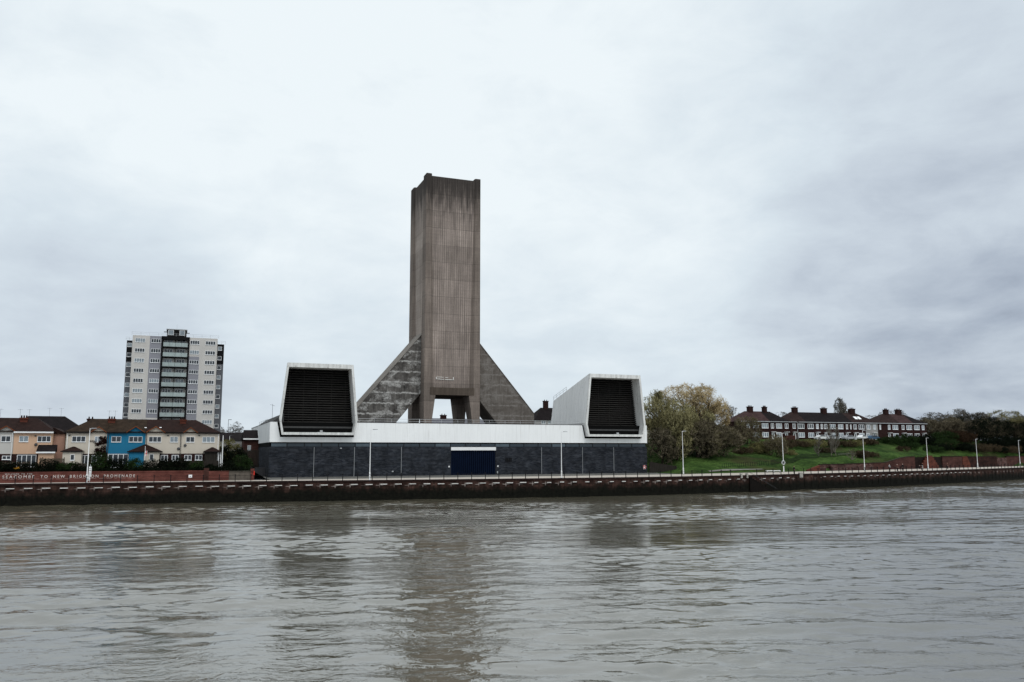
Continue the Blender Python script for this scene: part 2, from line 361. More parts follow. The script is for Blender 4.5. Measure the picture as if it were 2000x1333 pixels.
M['tw_olive'] = leaf('olive_budding_twigs', c3(.26,.235,.12)); M['lf_olive'] = leaf('olive_leaves', c3(.125,.115,.048))
M['lf_dark'] = leaf('dark_evergreen_leaves', c3(.0045,.007,.0035)); M['lf_green'] = leaf('mid_green_leaves', c3(.016,.030,.009)); M['lf_lime'] = leaf('lime_leaves', c3(.055,.080,.018))
M['lf_brown'] = leaf('brown_scrub', c3(.050,.037,.022)); M['lf_rust'] = leaf('rusty_scrub', c3(.034,.020,.012)); M['lf_vine'] = leaf('dark_red_creeper', c3(.020,.0085,.007))
M['brick_chim'] = brickmat('chimney_brick', c3(.075,.020,.013), c3(.10,.028,.018), c3(.07,.04,.03), 1.0, .3)
M['gatepost'] = plain('stained_gatepost_stone', c3(.34,.32,.29), .8, .4, 4)
M['stair_wall'] = brickmat('near_black_brick', c3(.010,.006,.005), c3(.018,.009,.007), c3(.01,.008,.007), 1.2, .5)  # very dark brick tone for the stairway wall
M['flower'] = plain('orange_flowers', c3(.45,.22,.02), .7, .2)
M['yard_wall'] = plain('stained_concrete_wall', c3(.11,.095,.08), .9, .4)
M['tile_fire'] = tiles('red_roof_tiles', c3(.20,.035,.025))
M['weed_cap'] = plain('weedy_coping', c3(.03,.028,.018), .9, .4)
M['ledge2'] = plain('pale_kerb_stone', c3(.16,.155,.135), .8, .3)
M['skin'] = plain('skin', c3(.42,.26,.19), .6, .05)
M['tyre'] = plain('tyre_rubber', c3(.012,.012,.012), .8, .1)
# ------------------------------------------------------------------ mesh builder (coordinates u, n, z of the site frame)
class MB:
    def __init__(s): s.v = []; s.f = []; s.mi = []; s.uv = None
    def face(s, pts, mi=0):
        b = len(s.v); s.v += [tuple(p) for p in pts]; s.f.append(tuple(range(b, b+len(pts)))); s.mi.append(mi)
    def box(s, u0, u1, n0, n1, z0, z1, mi=0):
        b = len(s.v)
        s.v += [(u0,n0,z0),(u1,n0,z0),(u1,n1,z0),(u0,n1,z0),(u0,n0,z1),(u1,n0,z1),(u1,n1,z1),(u0,n1,z1)]
        for q in ((0,3,2,1),(4,5,6,7),(0,1,5,4),(1,2,6,5),(2,3,7,6),(3,0,4,7)): s.f.append(tuple(b+i for i in q)); s.mi.append(mi)
        return s
    def loft(s, a, c, mi=0, caps=True):
        """a and c are loops with the same count"""
        k = len(a); b = len(s.v); s.v += [tuple(p) for p in a]+[tuple(p) for p in c]
        for i in range(k):
            j = (i+1) % k; s.f.append((b+i, b+j, b+k+j, b+k+i)); s.mi.append(mi)
        if caps:
            s.f.append(tuple(b+i for i in reversed(range(k)))); s.f.append(tuple(b+k+i for i in range(k))); s.mi += [mi, mi]
        return s
    def prism_n(s, poly, n0, n1, mi=0):      # poly in (u, z) pushed along n
        return s.loft([(u, n0, z) for u, z in poly], [(u, n1, z) for u, z in poly], mi)
    def prism_z(s, poly, z0, z1, mi=0):      # poly in (u, n)
        return s.loft([(u, n, z0) for u, n in poly], [(u, n, z1) for u, n in poly], mi)
    def prism_u(s, poly, u0, u1, mi=0):      # poly in (n, z)
        return s.loft([(u0, n, z) for n, z in poly], [(u1, n, z) for n, z in poly], mi)
    def tube(s, p, q, r0, r1=None, k=6, mi=0, caps=True):
        p = Vector(p); q = Vector(q); d = (q-p).normalized(); r1 = r0 if r1 is None else r1
        a = d.orthogonal().normalized(); b = d.cross(a)
        A = [p+(a*math.cos(2*math.pi*i/k)+b*math.sin(2*math.pi*i/k))*r0 for i in range(k)]
        B = [q+(a*math.cos(2*math.pi*i/k)+b*math.sin(2*math.pi*i/k))*r1 for i in range(k)]
        return s.loft(A, B, mi, caps)
    def mesh(s, name, mats, org=(0,0,0), fixn=True):
        me = bpy.data.meshes.new(name)
        o = org
        me.from_pydata([(v[0]-o[0], v[1]-o[1], v[2]-o[2]) for v in s.v], [], s.f)
        for m in mats: me.materials.append(m)
        if len(mats) > 1: me.polygons.foreach_set('material_index', s.mi)
        if fixn:
            import bmesh
            bm = bmesh.new(); bm.from_mesh(me); bmesh.ops.recalc_face_normals(bm, faces=bm.faces); bm.to_mesh(me); bm.free()
        me.update(); return me
def mats_(m): return [M[x] if isinstance(x, str) else x for x in (m if isinstance(m, (list, tuple)) else [m])]
def tag(o, label=None, cat=None, group=None, kind=None):
    if label: o['label'] = label
    if cat: o['category'] = cat
    if group: o['group'] = group
    if kind: o['kind'] = kind
    return o
def thing(name, label, cat, u, n, z, rot=0.0, group=None):
    o = bpy.data.objects.new(name, None); COL.objects.link(o); o.location = WP(u, n, z); o.rotation_euler = (0, 0, TH+rot)
    o.empty_display_size = .5; o['_o'] = (u, n, z)
    return tag(o, label, cat, group)
def part(name, mb, mat, par, label=None, root=None, fixn=True):
    """mesh given in frame coordinates, hung on thing (or on a part of it)"""
    r = root or par
    org = tuple(r['_o']) if '_o' in r else (0,0,0)
    me = mb.mesh(name, mats_(mat), org, fixn)
    o = bpy.data.objects.new(name, me); COL.objects.link(o); o.parent = par
    if '_o' in r: o['_o'] = r['_o']
    if label: o['label'] = label
    return o
def lpart(name, mb, mat, par):
    """mesh given in the thing's own coordinates"""
    o = bpy.data.objects.new(name, mb.mesh(name, mats_(mat))); COL.objects.link(o); o.parent = par; return o
def solo(name, mb, mat, label, cat, u, n, z, group=None, kind=None, fixn=True):
    me = mb.mesh(name, mats_(mat), (u, n, z), fixn)
    o = bpy.data.objects.new(name, me); COL.objects.link(o); o.location = WP(u, n, z); o.rotation_euler = (0, 0, TH)
    return tag(o, label, cat, group, kind)
def copy_tree(o, parent=None):
    c = o.copy(); COL.objects.link(c); c.parent = parent
    for ch in list(o.children): copy_tree(ch, c)
    return c
rnd = random.Random(7)
#@@WATER
# ------------------------------------------------------------------ water
def build_water():
    rng = np.random.default_rng(5)
    xs = np.concatenate([np.array([-3000,-1200,-600,-300]), np.arange(-150, 178, .29), np.array([200,330,600,1500,3000])])
    ys = np.concatenate([np.array([-1500,-600,-200,-60,-10,8]), np.arange(20, 70, .17), np.arange(70, 130, .27), np.arange(130, 262, .42), np.array([280,330])])
    X, Y = np.meshgrid(xs, ys)
    Z = np.zeros_like(X)
    dx = 0
    X = X.astype(np.float32); Y = Y.astype(np.float32); Z = np.zeros_like(X)
    # slow patches: wave groups and smoother lanes
    G = np.zeros_like(X)
    for k in range(9):
        lam = rng.uniform(9, 55); ang = rng.normal(math.pi/2, .7); G += np.sin(X*(math.cos(ang)*6.283/lam*.7)+Y*(math.sin(ang)*6.283/lam)+rng.uniform(0, 6.28)).astype(np.float32)
    G = np.clip(.85+.28*G, .25, 1.9)
    for k in range(110):
        lam = 10**rng.uniform(math.log10(.62), math.log10(6.5))
        ang = rng.normal(math.pi/2+.12, .30+.45*max(0, 1-lam/4))
        st_ = .0125*lam**-.25*rng.uniform(.5, 1.4)       # steepness of this component
        amp = st_*lam/6.283
        kx, ky = math.cos(ang)*6.283/lam, math.sin(ang)*6.283/lam
        ph = kx*X+ky*Y+np.float32(rng.uniform(0, 6.28))+.8*np.sin(X*.11*rng.uniform(.5,1.5)+Y*.07+rng.uniform(0,6))
        Z += amp*G*(np.sin(ph)+.3*np.sin(2*ph+1.57))
    inside = (X > -148) & (X < 176) & (Y > 20) & (Y < 260)
    ed = np.clip(np.minimum(np.minimum(X+149, 177-X), np.minimum(Y-19, 261-Y))/6, 0, 1)
    Z = np.where(inside, Z*ed, 0)
    ny, nx = X.shape
    V = np.stack([X, Y, Z], -1).reshape(-1, 3).astype(np.float32)
    i = np.arange(ny*nx).reshape(ny, nx)
    F = np.stack([i[:-1,:-1], i[:-1,1:], i[1:,1:], i[1:,:-1]], -1).reshape(-1, 4).astype(np.int32)
    me = bpy.data.meshes.new('river_water'); me.vertices.add(len(V)); me.vertices.foreach_set('co', V.ravel())
    me.loops.add(F.size); me.loops.foreach_set('vertex_index', F.ravel()); me.polygons.add(len(F))
    me.polygons.foreach_set('loop_start', np.arange(0, F.size, 4, dtype=np.int32)); me.polygons.foreach_set('loop_total', np.full(len(F), 4, dtype=np.int32))
    me.polygons.foreach_set('use_smooth', np.ones(len(F), dtype=bool)); me.update(); me.validate()
    t = NT('river_water')
    big = t.noise(.022, 4, .55, (1, 1.6, 1), (2,8,0))
    m1 = t.noise(.075, 4, .6, (.8, 1.5, 1), (3,3,3), .6); m2 = t.noise(.30, 3, .6, (.7, 1.3, 1), (6,1,3), .4)
    a = t.noise(.85, 2, .5, (.8, 1.2, 1), dist=.6); b = t.noise(2.0, 3, .55, (.85, 1.15, 1), (5,5,5), .8); c = t.noise(5.0, 2, .5, (.9, 1.1, 1), (1,5,9))
    ra = t.math('ABSOLUTE', t.math('SUBTRACT', a, .5)); rb = t.math('ABSOLUTE', t.math('SUBTRACT', b, .5))
    col = t.mix(t.mr(big, .35, .65), c3(.060,.053,.036), c3(.080,.073,.052))
    calm = t.math('MULTIPLY', t.mr(m1, .35, .66, .35, 1.6, True), t.mr(m2, .35, .65, .5, 1.5, True))
    h = t.math('ADD', t.math('ADD', t.math('MULTIPLY', a, .30), t.math('MULTIPLY', ra, -.50)), t.math('ADD', t.math('MULTIPLY', b, .24), t.math('MULTIPLY', rb, -.50)))
    h = t.math('ADD', h, t.math('MULTIPLY', c, .08))
    lee = t.mr(t.xyz()[1], 35, 125, 1.0, .45)      # calmer water in the lee of the sea wall
    h = t.math('MULTIPLY', t.math('MULTIPLY', h, calm), lee)
    bp = t.n('ShaderNodeBump'); bp.inputs['Strength'].default_value = 1.0; bp.inputs['Distance'].default_value = .07
    t.l(h, bp.inputs['Height']); t.l(bp.outputs[0], t.p.inputs['Normal'])
    t.l(col, t.p.inputs['Base Color']); t.l(t.mr(t.math('ADD', t.xyz()[1], t.mr(m1, .3, .7, -18, 18)), 35, 135, .05, .13), t.p.inputs['Roughness']); t.p.inputs['IOR'].default_value = 2.7
    t.p.inputs['Specular IOR Level'].default_value = .5
    me.materials.append(t.m)
    o = bpy.data.objects.new('river_water', me); COL.objects.link(o); tag(o, 'murky grey brown river water with small ripples', 'water', kind='structure')
build_water()
# ------------------------------------------------------------------ ground sheets
def sheet(name, mat, us, nf, zf, label, cat):
    mb = MB(); rows = []
    for u in us:
        rows.append([(u, n, zf(u, n)) for n in nf(u)])
    b = 0; k = len(rows[0])
    for r in rows: mb.v += r
    for i in range(len(rows)-1):
        for j in range(k-1):
            mb.f.append((i*k+j, (i+1)*k+j, (i+1)*k+j+1, i*k+j+1)); mb.mi.append(0)
    me = mb.mesh(name, mats_(mat), (0,0,0), False)
    me.polygons.foreach_set('use_smooth', np.ones(len(me.polygons), dtype=bool))
    o = bpy.data.objects.new(name, me); COL.objects.link(o); o.location = WP(0, 0, 0); o.rotation_euler = (0,0,TH)
    return tag(o, label, cat, kind='structure')
fr_ = lambda a, b, s: [a+(b-a)*i/int((b-a)/s) for i in range(int((b-a)/s)+1)]
sheet('promenade', 'prom', fr_(-300, 520, 2), lambda u: [nq(u)+.25, (nq(u)+nin(u))/2, nin(u)+.02], lambda u, n: 3.36, 'pale paved riverside promenade', 'promenade')
def nst(u, far=420):
    a = nin(u); return [a+i*1.6 for i in range(46)] + [a+72+8*i for i in range(1, 12)]+[far, 1500]
sheet('garden_ground', 'soil', fr_(-300, -2, 2), nst, hz, 'dark garden ground behind the lettered wall', 'ground')
sheet('yard_ground', 'yard', fr_(-2, 86, 1.1), nst, hz, 'concrete yard around the ventilation building', 'ground')
sheet('grass_bank', 'grass', fr_(86, 520, 2), nst, hz, 'green grass bank rising from the promenade', 'grass bank')
#@@QUAY
# ------------------------------------------------------------------ sea wall
def build_quay():
    q = thing('sea_wall', 'long dark sandstone sea wall along the river below the promenade', 'sea wall', 0, nq(0), 0)
    def wallseg(u0, u1, step=.5):
        us = fr_(u0, u1, step); pts = [(u, nq(u)) for u in us]; return pts
    pts = wallseg(-300, 520, 1.25)
    # wall with recessed bays: profile extruded along the quay with alternating recess
    mb = MB(); s = 0; uvs = []
    def quad(a, b, z0, z1, sa, sb):
        mb.face([(a[0],a[1],z0),(b[0],b[1],z0),(b[0],b[1],z1),(a[0],a[1],z1)]); uvs.extend([(sa,z0),(sb,z0),(sb,z1),(sa,z1)])
    P = []; acc = 0.0
    for i, p in enumerate(pts):
        if i: acc += math.dist(p, pts[i-1])
        P.append((p[0], p[1], acc))
    def at(sv):
        ss = [p[2] for p in P]
        u = float(np.interp(sv, ss, [p[0] for p in P])); return (u, nq(u))
    s0 = float(np.interp(0, [p[0] for p in P], [p[2] for p in P]))
    def bot(p, k): return (p[0], p[1]+k)
    total = acc; k = int(total/2.5)
    pitch = 2.5; off = s0 % pitch
    rec = .07
    posts = []
    for i in range(k):
        a = i*pitch+off; m1 = at(a); m2 = at(a+1.35); m3 = at(a+pitch)
        quad(bot(m1,.12), bot(m2,.12), -1.5, 3.16, a-off, a+1.35-off)
        r1, r2 = bot(m2, .12+rec), bot(m3, .12+rec)
        quad(bot(m2,.12), r1, .6, 2.62, a+1.35-off, a+1.35+rec-off)
        quad(r1, r2, .6, 2.62, a+1.35-off, a+pitch-off)
        quad(r2, bot(m3,.12), .6, 2.62, a+pitch-rec-off, a+pitch-off)
        quad(bot(m2,.12), bot(m3,.12), -1.5, .6, a+1.35-off, a+pitch-off)
        quad(bot(m2,.12), bot(m3,.12), 2.62, 3.16, a+1.35-off, a+pitch-off)
        for zz in (.6, 2.62):
            mb.face([(*bot(m2,.12),zz),(*bot(m3,.12),zz),(*r2,zz),(*r1,zz)]); uvs.extend([(0,0)]*4)
        posts.append((a, m1, m2, m3))
    me = mb.mesh('wall_face', mats_('quay'), tuple(q['_o']), False)
    uvl = me.uv_layers.new(name='UVMap')
    for i, (x, y) in enumerate(uvs): uvl.data[i].uv = (x, y)
    o = bpy.data.objects.new('wall_face', me); COL.objects.link(o); o.parent = q
    cp = MB()
    for (a, m1, m2, m3) in posts:
        cp.loft([(m1[0],m1[1]-.06,3.14),(m1[0],m1[1]+.6,3.14),(m1[0],m1[1]+.6,3.42),(m1[0],m1[1]-.06,3.42)],
                [(m3[0],m3[1]-.06,3.14),(m3[0],m3[1]+.6,3.14),(m3[0],m3[1]+.6,3.42),(m3[0],m3[1]-.06,3.42)], 0, False)
    part('coping', cp, 'coping', q)
    led = 0; proto = None
    for (a, m1, m2, m3) in posts:
        if m1[0] < -44 or led >= 98 or m1[0] > 178: continue
        if 88 < m1[0] < 93 or 104 < m1[0] < 113: continue
        mb2 = MB()
        j = rnd.uniform(-.04, .04); big = m1[0] < 40
        w0, w1 = (.0, 1.0) if big else (.15, .8)
        p0 = (lerp(m2[0], m3[0], w0), lerp(m2[1], m3[1], w0)); p1 = (lerp(m2[0], m3[0], w1), lerp(m2[1], m3[1], w1))
        hh = rnd.uniform(.10,.15) if m1[0] < 60 else rnd.uniform(.08,.13)
        zz = 2.62+j*.8
        mb2.loft([(p0[0],p0[1]-.10,zz),(p0[0],p0[1]+.35,zz),(p0[0],p0[1]+.35,zz+hh),(p0[0],p0[1]-.10,zz+hh)],
                 [(p1[0],p1[1]-.10,zz),(p1[0],p1[1]+.35,zz),(p1[0],p1[1]+.35,zz+hh),(p1[0],p1[1]-.10,zz+hh)])
        part('ledge_block', mb2, 'ledge', q); led += 1
    # boat steps and rails on the wall right of the building
    st = MB()
    for i in range(12):
        u = 92+i*.62; st.box(u, u+.62, nq(u)-.16, nq(u)+.1, -1, 3.0-i*.30)
    part('boat_steps', st, 'quay_steps', q)
    hr = MB()
    for off_ in (-.05, -.5):
        a_, b_ = (91.5, nq(91.5)+off_, 4.2), (99.6, nq(99)+off_, .5)
        hr.tube(a_, b_, .022)
    part('handrail', hr, 'dgrey', q)
    for (uu, nm) in ((89.6, 'gate_post'), (91.2, 'gate_post')):
        part(nm, MB().box(uu, uu+.4, nq(uu)-.10, nq(uu)+.4, 2.85, 3.8), 'gatepost', q)
    part('gate_post', MB().box(107.4, 108.2, nq(107)-.10, nq(107)+.5, 2.65, 3.7), 'gatepost', q)
    # railing along the edge, in three runs
    runs = ((-46, 89, 'black iron railing along the promenade in front of the ventilation building'), (92.5, 106.5, 'short black iron railing between the two pale gateposts on the sea wall'), (109, 262, 'black iron railing curving away along the right hand promenade'))
    for (u0, u1, lab) in runs:
        sel = [p for p in posts if u0 <= p[1][0] <= u1]
        r = thing('railing', lab, 'railing', sel[0][1][0], sel[0][1][1]+.3, 3.4, 0, 'black promenade railings')
        rails = MB()
        pp = [(p[1][0], p[1][1]+.28) for p in sel]
        for i, (a, b) in enumerate(pp):
            pb = MB(); pb.box(a-.055, a+.055, b-.055, b+.055, 3.36, 4.46).box(a-.09, a+.09, b-.09, b+.09, 4.46, 4.56)
            if i < 98: part('post', pb, 'iron', r)
            if i+1 < len(pp):
                for z in (3.9, 4.36): rails.tube((a, b, z), (pp[i+1][0], pp[i+1][1], z), .022, k=4)
        part('rail', rails, 'iron', r)
M['quay_steps'] = plain('wet_stone_steps', c3(.007,.0055,.0045), .6, .5)
build_quay()
#@@BUILDING
# ------------------------------------------------------------------ ventilation building
def build_station():
    B = thing('ventilation_building', 'low dark brick building with a white cladding band and two big black louvred air intakes', 'building', 42, 0, 3.3)
    L, DEP = 84.85, 48
    bw = MB()
    bw.box(0, 37.2, 0.05, DEP, 2.6, 9.3); bw.box(47.25, L, 0.05, DEP, 2.6, 9.3); bw.box(37.2, 47.25, .55, DEP, 2.6, 9.3); bw.box(37.2,47.25,.06,.55,9.25,9.3)
    bw.box(.5, L-.2, .5, DEP-.3, 9.3, 10.2)
    part('brick_wall', bw, 'brick_blue', B)
    band = [(-.02,10.2),(L+.05,10.2),(L+.05,14.3),(84.15,14.3),(83.45,11.2),(68.73,11.2),(68.13,14.18),(16.95,14.18),(16.5,11.2),(1.94,11.2),(1.31,14.18),(-.02,14.18)]
    c = MB(); c.prism_n(band, -.05, .45)
    part('cladding_band', c, 'clad', B)
    s = MB(); s.box(-.02, .4, .46, DEP, 10.2, 14.18); s.box(L-.35, L+.05, .46, DEP, 10.2, 14.3); s.box(.4, L-.35, DEP-.4, DEP, 10.2, 14.18)
    part('side_cladding', s, 'clad_side', B)
    g = MB(); g.box(1.0, 17.2, .47, .8, 11.0, 14.1); g.box(67.9, 84.3, .47, .8, 11.0, 14.2)
    g.box(.02, L-.02, .1, .5, 9.98, 10.19); g.box(.06, .5, .5, DEP-1, 9.35, 10.18)
    part('shadow_gap', g, 'void', B)  # filled near-black: the recess shade is put into the colour
    cp = MB(); cp.box(16.96, 68.1, -.08, .5, 14.19, 14.30); cp.box(-.06, 1.25, -.08, .5, 14.19, 14.28); cp.box(-.08, .42, .5, DEP+.05, 14.19, 14.28)
    part('parapet_capping', cp, 'dgrey', B)
    part('roof_deck', MB().box(.41, L-.36, .46, DEP-.4, 13.0, 13.35), 'roofdeck', B)
    # small lean-to roof at the left end, beside the intake
    w = MB(); w.loft([(.42,.5,14.2),(2.6,.5,15.9),(2.6,.5,13.4)], [(.42,40,14.2),(2.6,40,15.9),(2.6,40,13.4)])
    part('lean_to_roof', w, 'roofdeck', B)
    # strip windows
    us = [.25]+[3.35+3.372*i for i in range(24)]+[84.6]
    pale = {11: .6, 14: 1, 24: .5}
    for i in range(len(us)-1):
        a, b = us[i]+.09, us[i+1]-.09
        part('strip_window', MB().box(a, b, .14, .3, 9.34, 9.97), 'winstrip2' if i in (0, 5, 10, 14, 18) else 'winstrip', B)
    ml = MB()
    for u in us[1:-1]: ml.box(u-.085, u+.085, .10, .4, 9.31, 9.975)
    ml.box(.05, L-.05, .08, .12, 9.3, 9.335)
    part('window_mullions', ml, 'black', B)
    for u in (8.64, 16.7, 26.45, 58.1, 68.16, 76.1):
        part('expansion_joint', MB().box(u-.05, u+.05, -.0, .05, 3.2, 9.25), 'joint', B)
    # roller shutter door
    d = MB()
    n_ = 22; w_ = 10.05/n_
    for i in range(n_):
        u = 37.2+i*w_; d.box(u+.09, u+w_-.09, .16, .5, 3.1, 8.56)
    d.box(37.2, 47.25, .36, .54, 3.1, 8.56)
    D = part('shutter_door', d, 'navy', B)
    part('door_header', MB().box(37.16, 47.29, -.12, .4, 8.56, 9.24), 'white', D, root=B)
    vg = MB()
    for i in range(4): vg.box(49.5+i*.4, 49.5+i*.4+.3, -.02, .06, 6.12, 6.9)
    part('vent_grille', vg, 'black', B)
    for u in (36.75, 47.75): part('door_lamp', MB().box(u-.12, u+.12, -.15, .05, 5.0, 5.32), 'white', B)
    part('junction_box', MB().box(47.6, 47.8, -.06, .05, 3.6, 4.1), 'steel', B)
    for u in (24.6, 13.9): part('flood_lamp', MB().box(u-.15, u+.15, -.35, .05, 4.15 if u > 20 else 8.9, 4.4 if u > 20 else 9.1), 'steel', B)
    part('side_duct', MB().box(-3.2, .0, 7, 9, 2.8, 5.1), 'dgrey', B)
    # roof edge railings
    def rail(u0, u1, n, z, step=3.4, nm='roof_railing'):
        r = MB(); us_ = fr_(u0, u1, step)
        for u in us_: r.tube((u, n, z), (u, n, z+.95), .035, k=5)
        for zz in (z+.5, z+.95): r.tube((u0, n, zz), (u1, n, zz), .03, k=5)
        return part(nm, r, 'steel', B)
    rail(17.2, 67.8, .75, 14.1)
    r = MB()
    for i in range(5): r.tube((.7, 14+i*5, 14.2), (.7, 14+i*5, 15.2), .035, k=5)
    r.tube((.7, 14, 15.2), (.7, 34, 15.2), .03, k=5); r.tube((.7, 14, 14.8), (.7, 34, 14.8), .03, k=5)
    part('roof_railing', r, 'steel', B)
    # ---- the two intakes
    for c_, side in ((9.27, 'left'), (76.12, 'right')):
        out = [(-6.52,25.85),(6.55,25.85),(7.65,14.7),(7.05,11.62),(-7.15,11.62),(-7.72,14.7)]
        inn = [(-6.20,25.0),(6.18,25.0),(7.2,14.25),(6.85,12.12),(-6.85,12.12),(-7.3,14.25)]
        nf, nb, nl = -1.5, 25.0, 1.9
        bk = [(-3.75,21.2),(3.75,21.2),(4.55,14.7),(4.2,12.0),(-4.2,12.0),(-4.6,14.7)]
        P = lambda lst, n: [(c_+u, n, z) for u, z in lst]
        h = MB()
        o_, b_ = P(out, nf+.55), P(bk, nb)
        h.loft(o_, b_, 0, False); h.face(b_)
        H_ = part('intake_housing', h, 'intake', B, label='white concrete intake housing at the %s end of the building' % side)
        fr = MB()
        f0, f1, i0, i1 = P(out, nf), P(out, nf+.55), P(inn, nf), P(inn, nl+.5)
        # slightly oversailing rim
        for i in range(6):
            j = (i+1) % 6
            fr.face([f0[i], f0[j], i0[j], i0[i]]); fr.face([i0[i], i0[j], i1[j], i1[i]]); fr.face([f0[i], f0[j], f1[j], f1[i]])
        part('intake_rim', fr, 'rim', H_, root=B)
        def wid(z):
            if z >= 14.25: t = (25.0-z)/(25.0-14.25); return lerp(-6.2, -7.3, t), lerp(6.18, 7.2, t)
            t = (14.25-z)/(14.25-12.12); return lerp(-7.3, -6.85, t), lerp(7.2, 6.85, t)
        sl_ = MB(); ns = 27
        for i in range(ns):
            z = 12.25+i*(24.8-12.25)/(ns-1); a, b = wid(z)
            sl_.loft([(c_+a,nl-.12,z),(c_+a,nl+.28,z+.22),(c_+a,nl+.28,z+.27),(c_+a,nl-.12,z+.07)], [(c_+b,nl-.12,z),(c_+b,nl+.28,z+.22),(c_+b,nl+.28,z+.27),(c_+b,nl-.12,z+.07)])
        part('louvre', sl_, 'slat', H_, root=B)
        bc = MB(); bc.face(P([(x*.999, z) for x, z in inn], nl+.45)); part('louvre_backing', bc, 'void', H_, root=B)
        ml = MB()
        for k in range(5):
            u = -5.6+k*2.8; a, b = wid(24.9)
            if a < u < b: ml.box(c_+u-.03, c_+u+.03, nl-.16, nl-.125, 12.15, 24.95)
        part('louvre_mullion', ml, 'slat', H_, root=B)
        fl = MB(); fl.box(c_+.25, c_+.75, nf+.3, nf+.7, 12.2, 12.55); fl.box(c_-.3, c_+1.2, nf+.5, nf+.62, 12.12, 12.18)
        part('floodlight', fl, 'steel', H_, root=B)
        gp = MB()
    # railing on the back slope of the right intake
    r = MB()
    a0, a1 = Vector((72.2, 24.5, 21.3)), Vector((71.2, 14.5, 23.0))
    for t_ in (0, .25, .5, .75, 1):
        p = a0.lerp(a1, t_); r.tube(p, p+Vector((0,0,1.0)), .04, k=5)
    for z in (.5, 1.0): r.tube(a0+Vector((0,0,z)), a1+Vector((0,0,z)), .035, k=5)
    part('intake_railing', r, 'steel', B)
    ae = MB(); ae.tube((.9, 6, 15), (.9, 6, 18.0), .03); ae.tube((.4,6,17.9),(1.4,6,17.6),.02); part('aerial', ae, 'dgrey', B)
build_station()
# ------------------------------------------------------------------ ventilation tower
def build_tower():
    UC, N0, HW, D = 41.75, 14.0, 6.75, 14.6
    T = thing('ventilation_tower', 'towering brown concrete ventilation shaft on splayed legs with two sloping buttresses', 'tower', UC, N0, 3.4)
    ZB, ZT = 21.3, 73.9
    ZC, ZK = ZT-.5, ZB+.3
    # the panels between the piers lean inward towards the foot, so the recess deepens from top to bottom
    rct = lambda a, b, z: [(UC-HW+a, N0+b, z), (UC+HW-a, N0+b, z), (UC+HW-a, N0+D-b, z), (UC-HW+a, N0+D-b, z)]
    part('shaft_core', MB().loft(rct(1.0, 1.14, ZK), rct(.26, .24, ZC)), 'side', T)
    for sgn in (1, -1):
        r = MB(); k = 17; f_ = lambda z: lerp(1.14, .24, (z-ZK)/(ZC-ZK))
        for i in range(k):
            L_ = []
            for z, m_ in ((ZB+1.6, 2.35), (ZT-.55, 1.4)):
                w = (2*HW-2*m_)/k; u = UC-HW+m_+i*w; n0_ = N0+f_(z)-.07 if sgn > 0 else N0+D-f_(z)+.07; n1_ = n0_+.1*sgn
                L_.append([(u+.05,n0_,z),(u+w-.05,n0_,z),(u+w-.05,n1_,z),(u+.05,n1_,z)])
            r.loft(L_[0], L_[1])
        part('ribbed_panel', r, 'tower', T)
    pb = [(0,0),(1.5,0),(2.35,1.16),(2.35,3.7),(1.02,3.7),(0,3.1)]
    pt = [(0,0),(1.15,0),(1.38,.26),(1.38,3.0),(.28,3.0),(0,2.7)]
    for sx in (1, -1):
        for sy in (1, -1):
            pf = lambda l, z: [((UC-HW+a) if sx > 0 else (UC+HW-a), (N0+b) if sy > 0 else (N0+D-b), z) for a, b in l]
            part('corner_pier', MB().loft(pf(pb, ZB), pf(pt, ZT)), 'pier', T)
            # tapering leg below
            t0 = [(0,0),(2.7,0),(2.7,4.6),(0,4.6)]; t1 = [(0,0),(1.62,0),(1.62,3.0),(0,3.0)]
            f = lambda l, z: [((UC-HW+a) if sx > 0 else (UC+HW-a), (N0+b) if sy > 0 else (N0+D-b), z) for a, b in l]
            part('leg', MB().loft(f(t1, 13.2), f(t0, ZB)), 'pier', T)
    bm_ = MB(); bm_.box(UC-HW+1.4, UC+HW-1.4, N0-.06, N0+D+.06, ZB-.02, ZB+1.7); bm_.box(UC-HW+.1, UC-HW+1.4, N0+.1, N0+D-.1, ZB+.01, ZB+1.65); bm_.box(UC+HW-1.4, UC+HW-.1, N0+.1, N0+D-.1, ZB+.01, ZB+1.65)
    part('base_beam', bm_, 'under', T)
    for s in (-1, 1):
        pr = [(6.2,36.05),(21.95,17.45),(21.95,13.2),(13.9,13.2),(6.2,22.5)]
        # trimmed so that the face and the sloping edge are separate parts
        me = MB().prism_n([(UC+s*a, z) for a, z in pr], N0+3.35, N0+D-3.35)
        F_ = part('buttress', me, 'fin', T, label='%s sloping concrete buttress' % ('left' if s < 0 else 'right'))
        e = MB(); q = [(6.15,36.20),(22.02,17.50),(22.02,17.35),(6.15,36.05)]
        e.prism_n([(UC+s*a, z) for a, z in q], N0+3.2, N0+D-3.2)
        e.prism_n([(UC+s*a, z) for a, z in [(13.85,13.2),(6.15,22.5),(6.15,22.42),(13.8,13.2)]], N0+3.36, N0+D-3.36)
        part('sloping_edge', e, 'fin_edge', F_, root=T)
    # painted scrawl near the foot of the front panel
    g = MB()
    for (a, b, c, d) in ((38.0,39.3,24.95,25.1),(38.1,39.9,25.4,25.52),(38.0,38.2,25.0,25.45),(40.2,42.3,24.85,25.0),(42.15,42.35,24.9,25.55),(40.3,41.0,25.3,25.42),(39.0,40.0,24.9,25.05)):
        g.box(a, b, N0+.845, N0+.87, c, d)
    part('painted_scrawl', g, 'ledge', T)
build_tower()
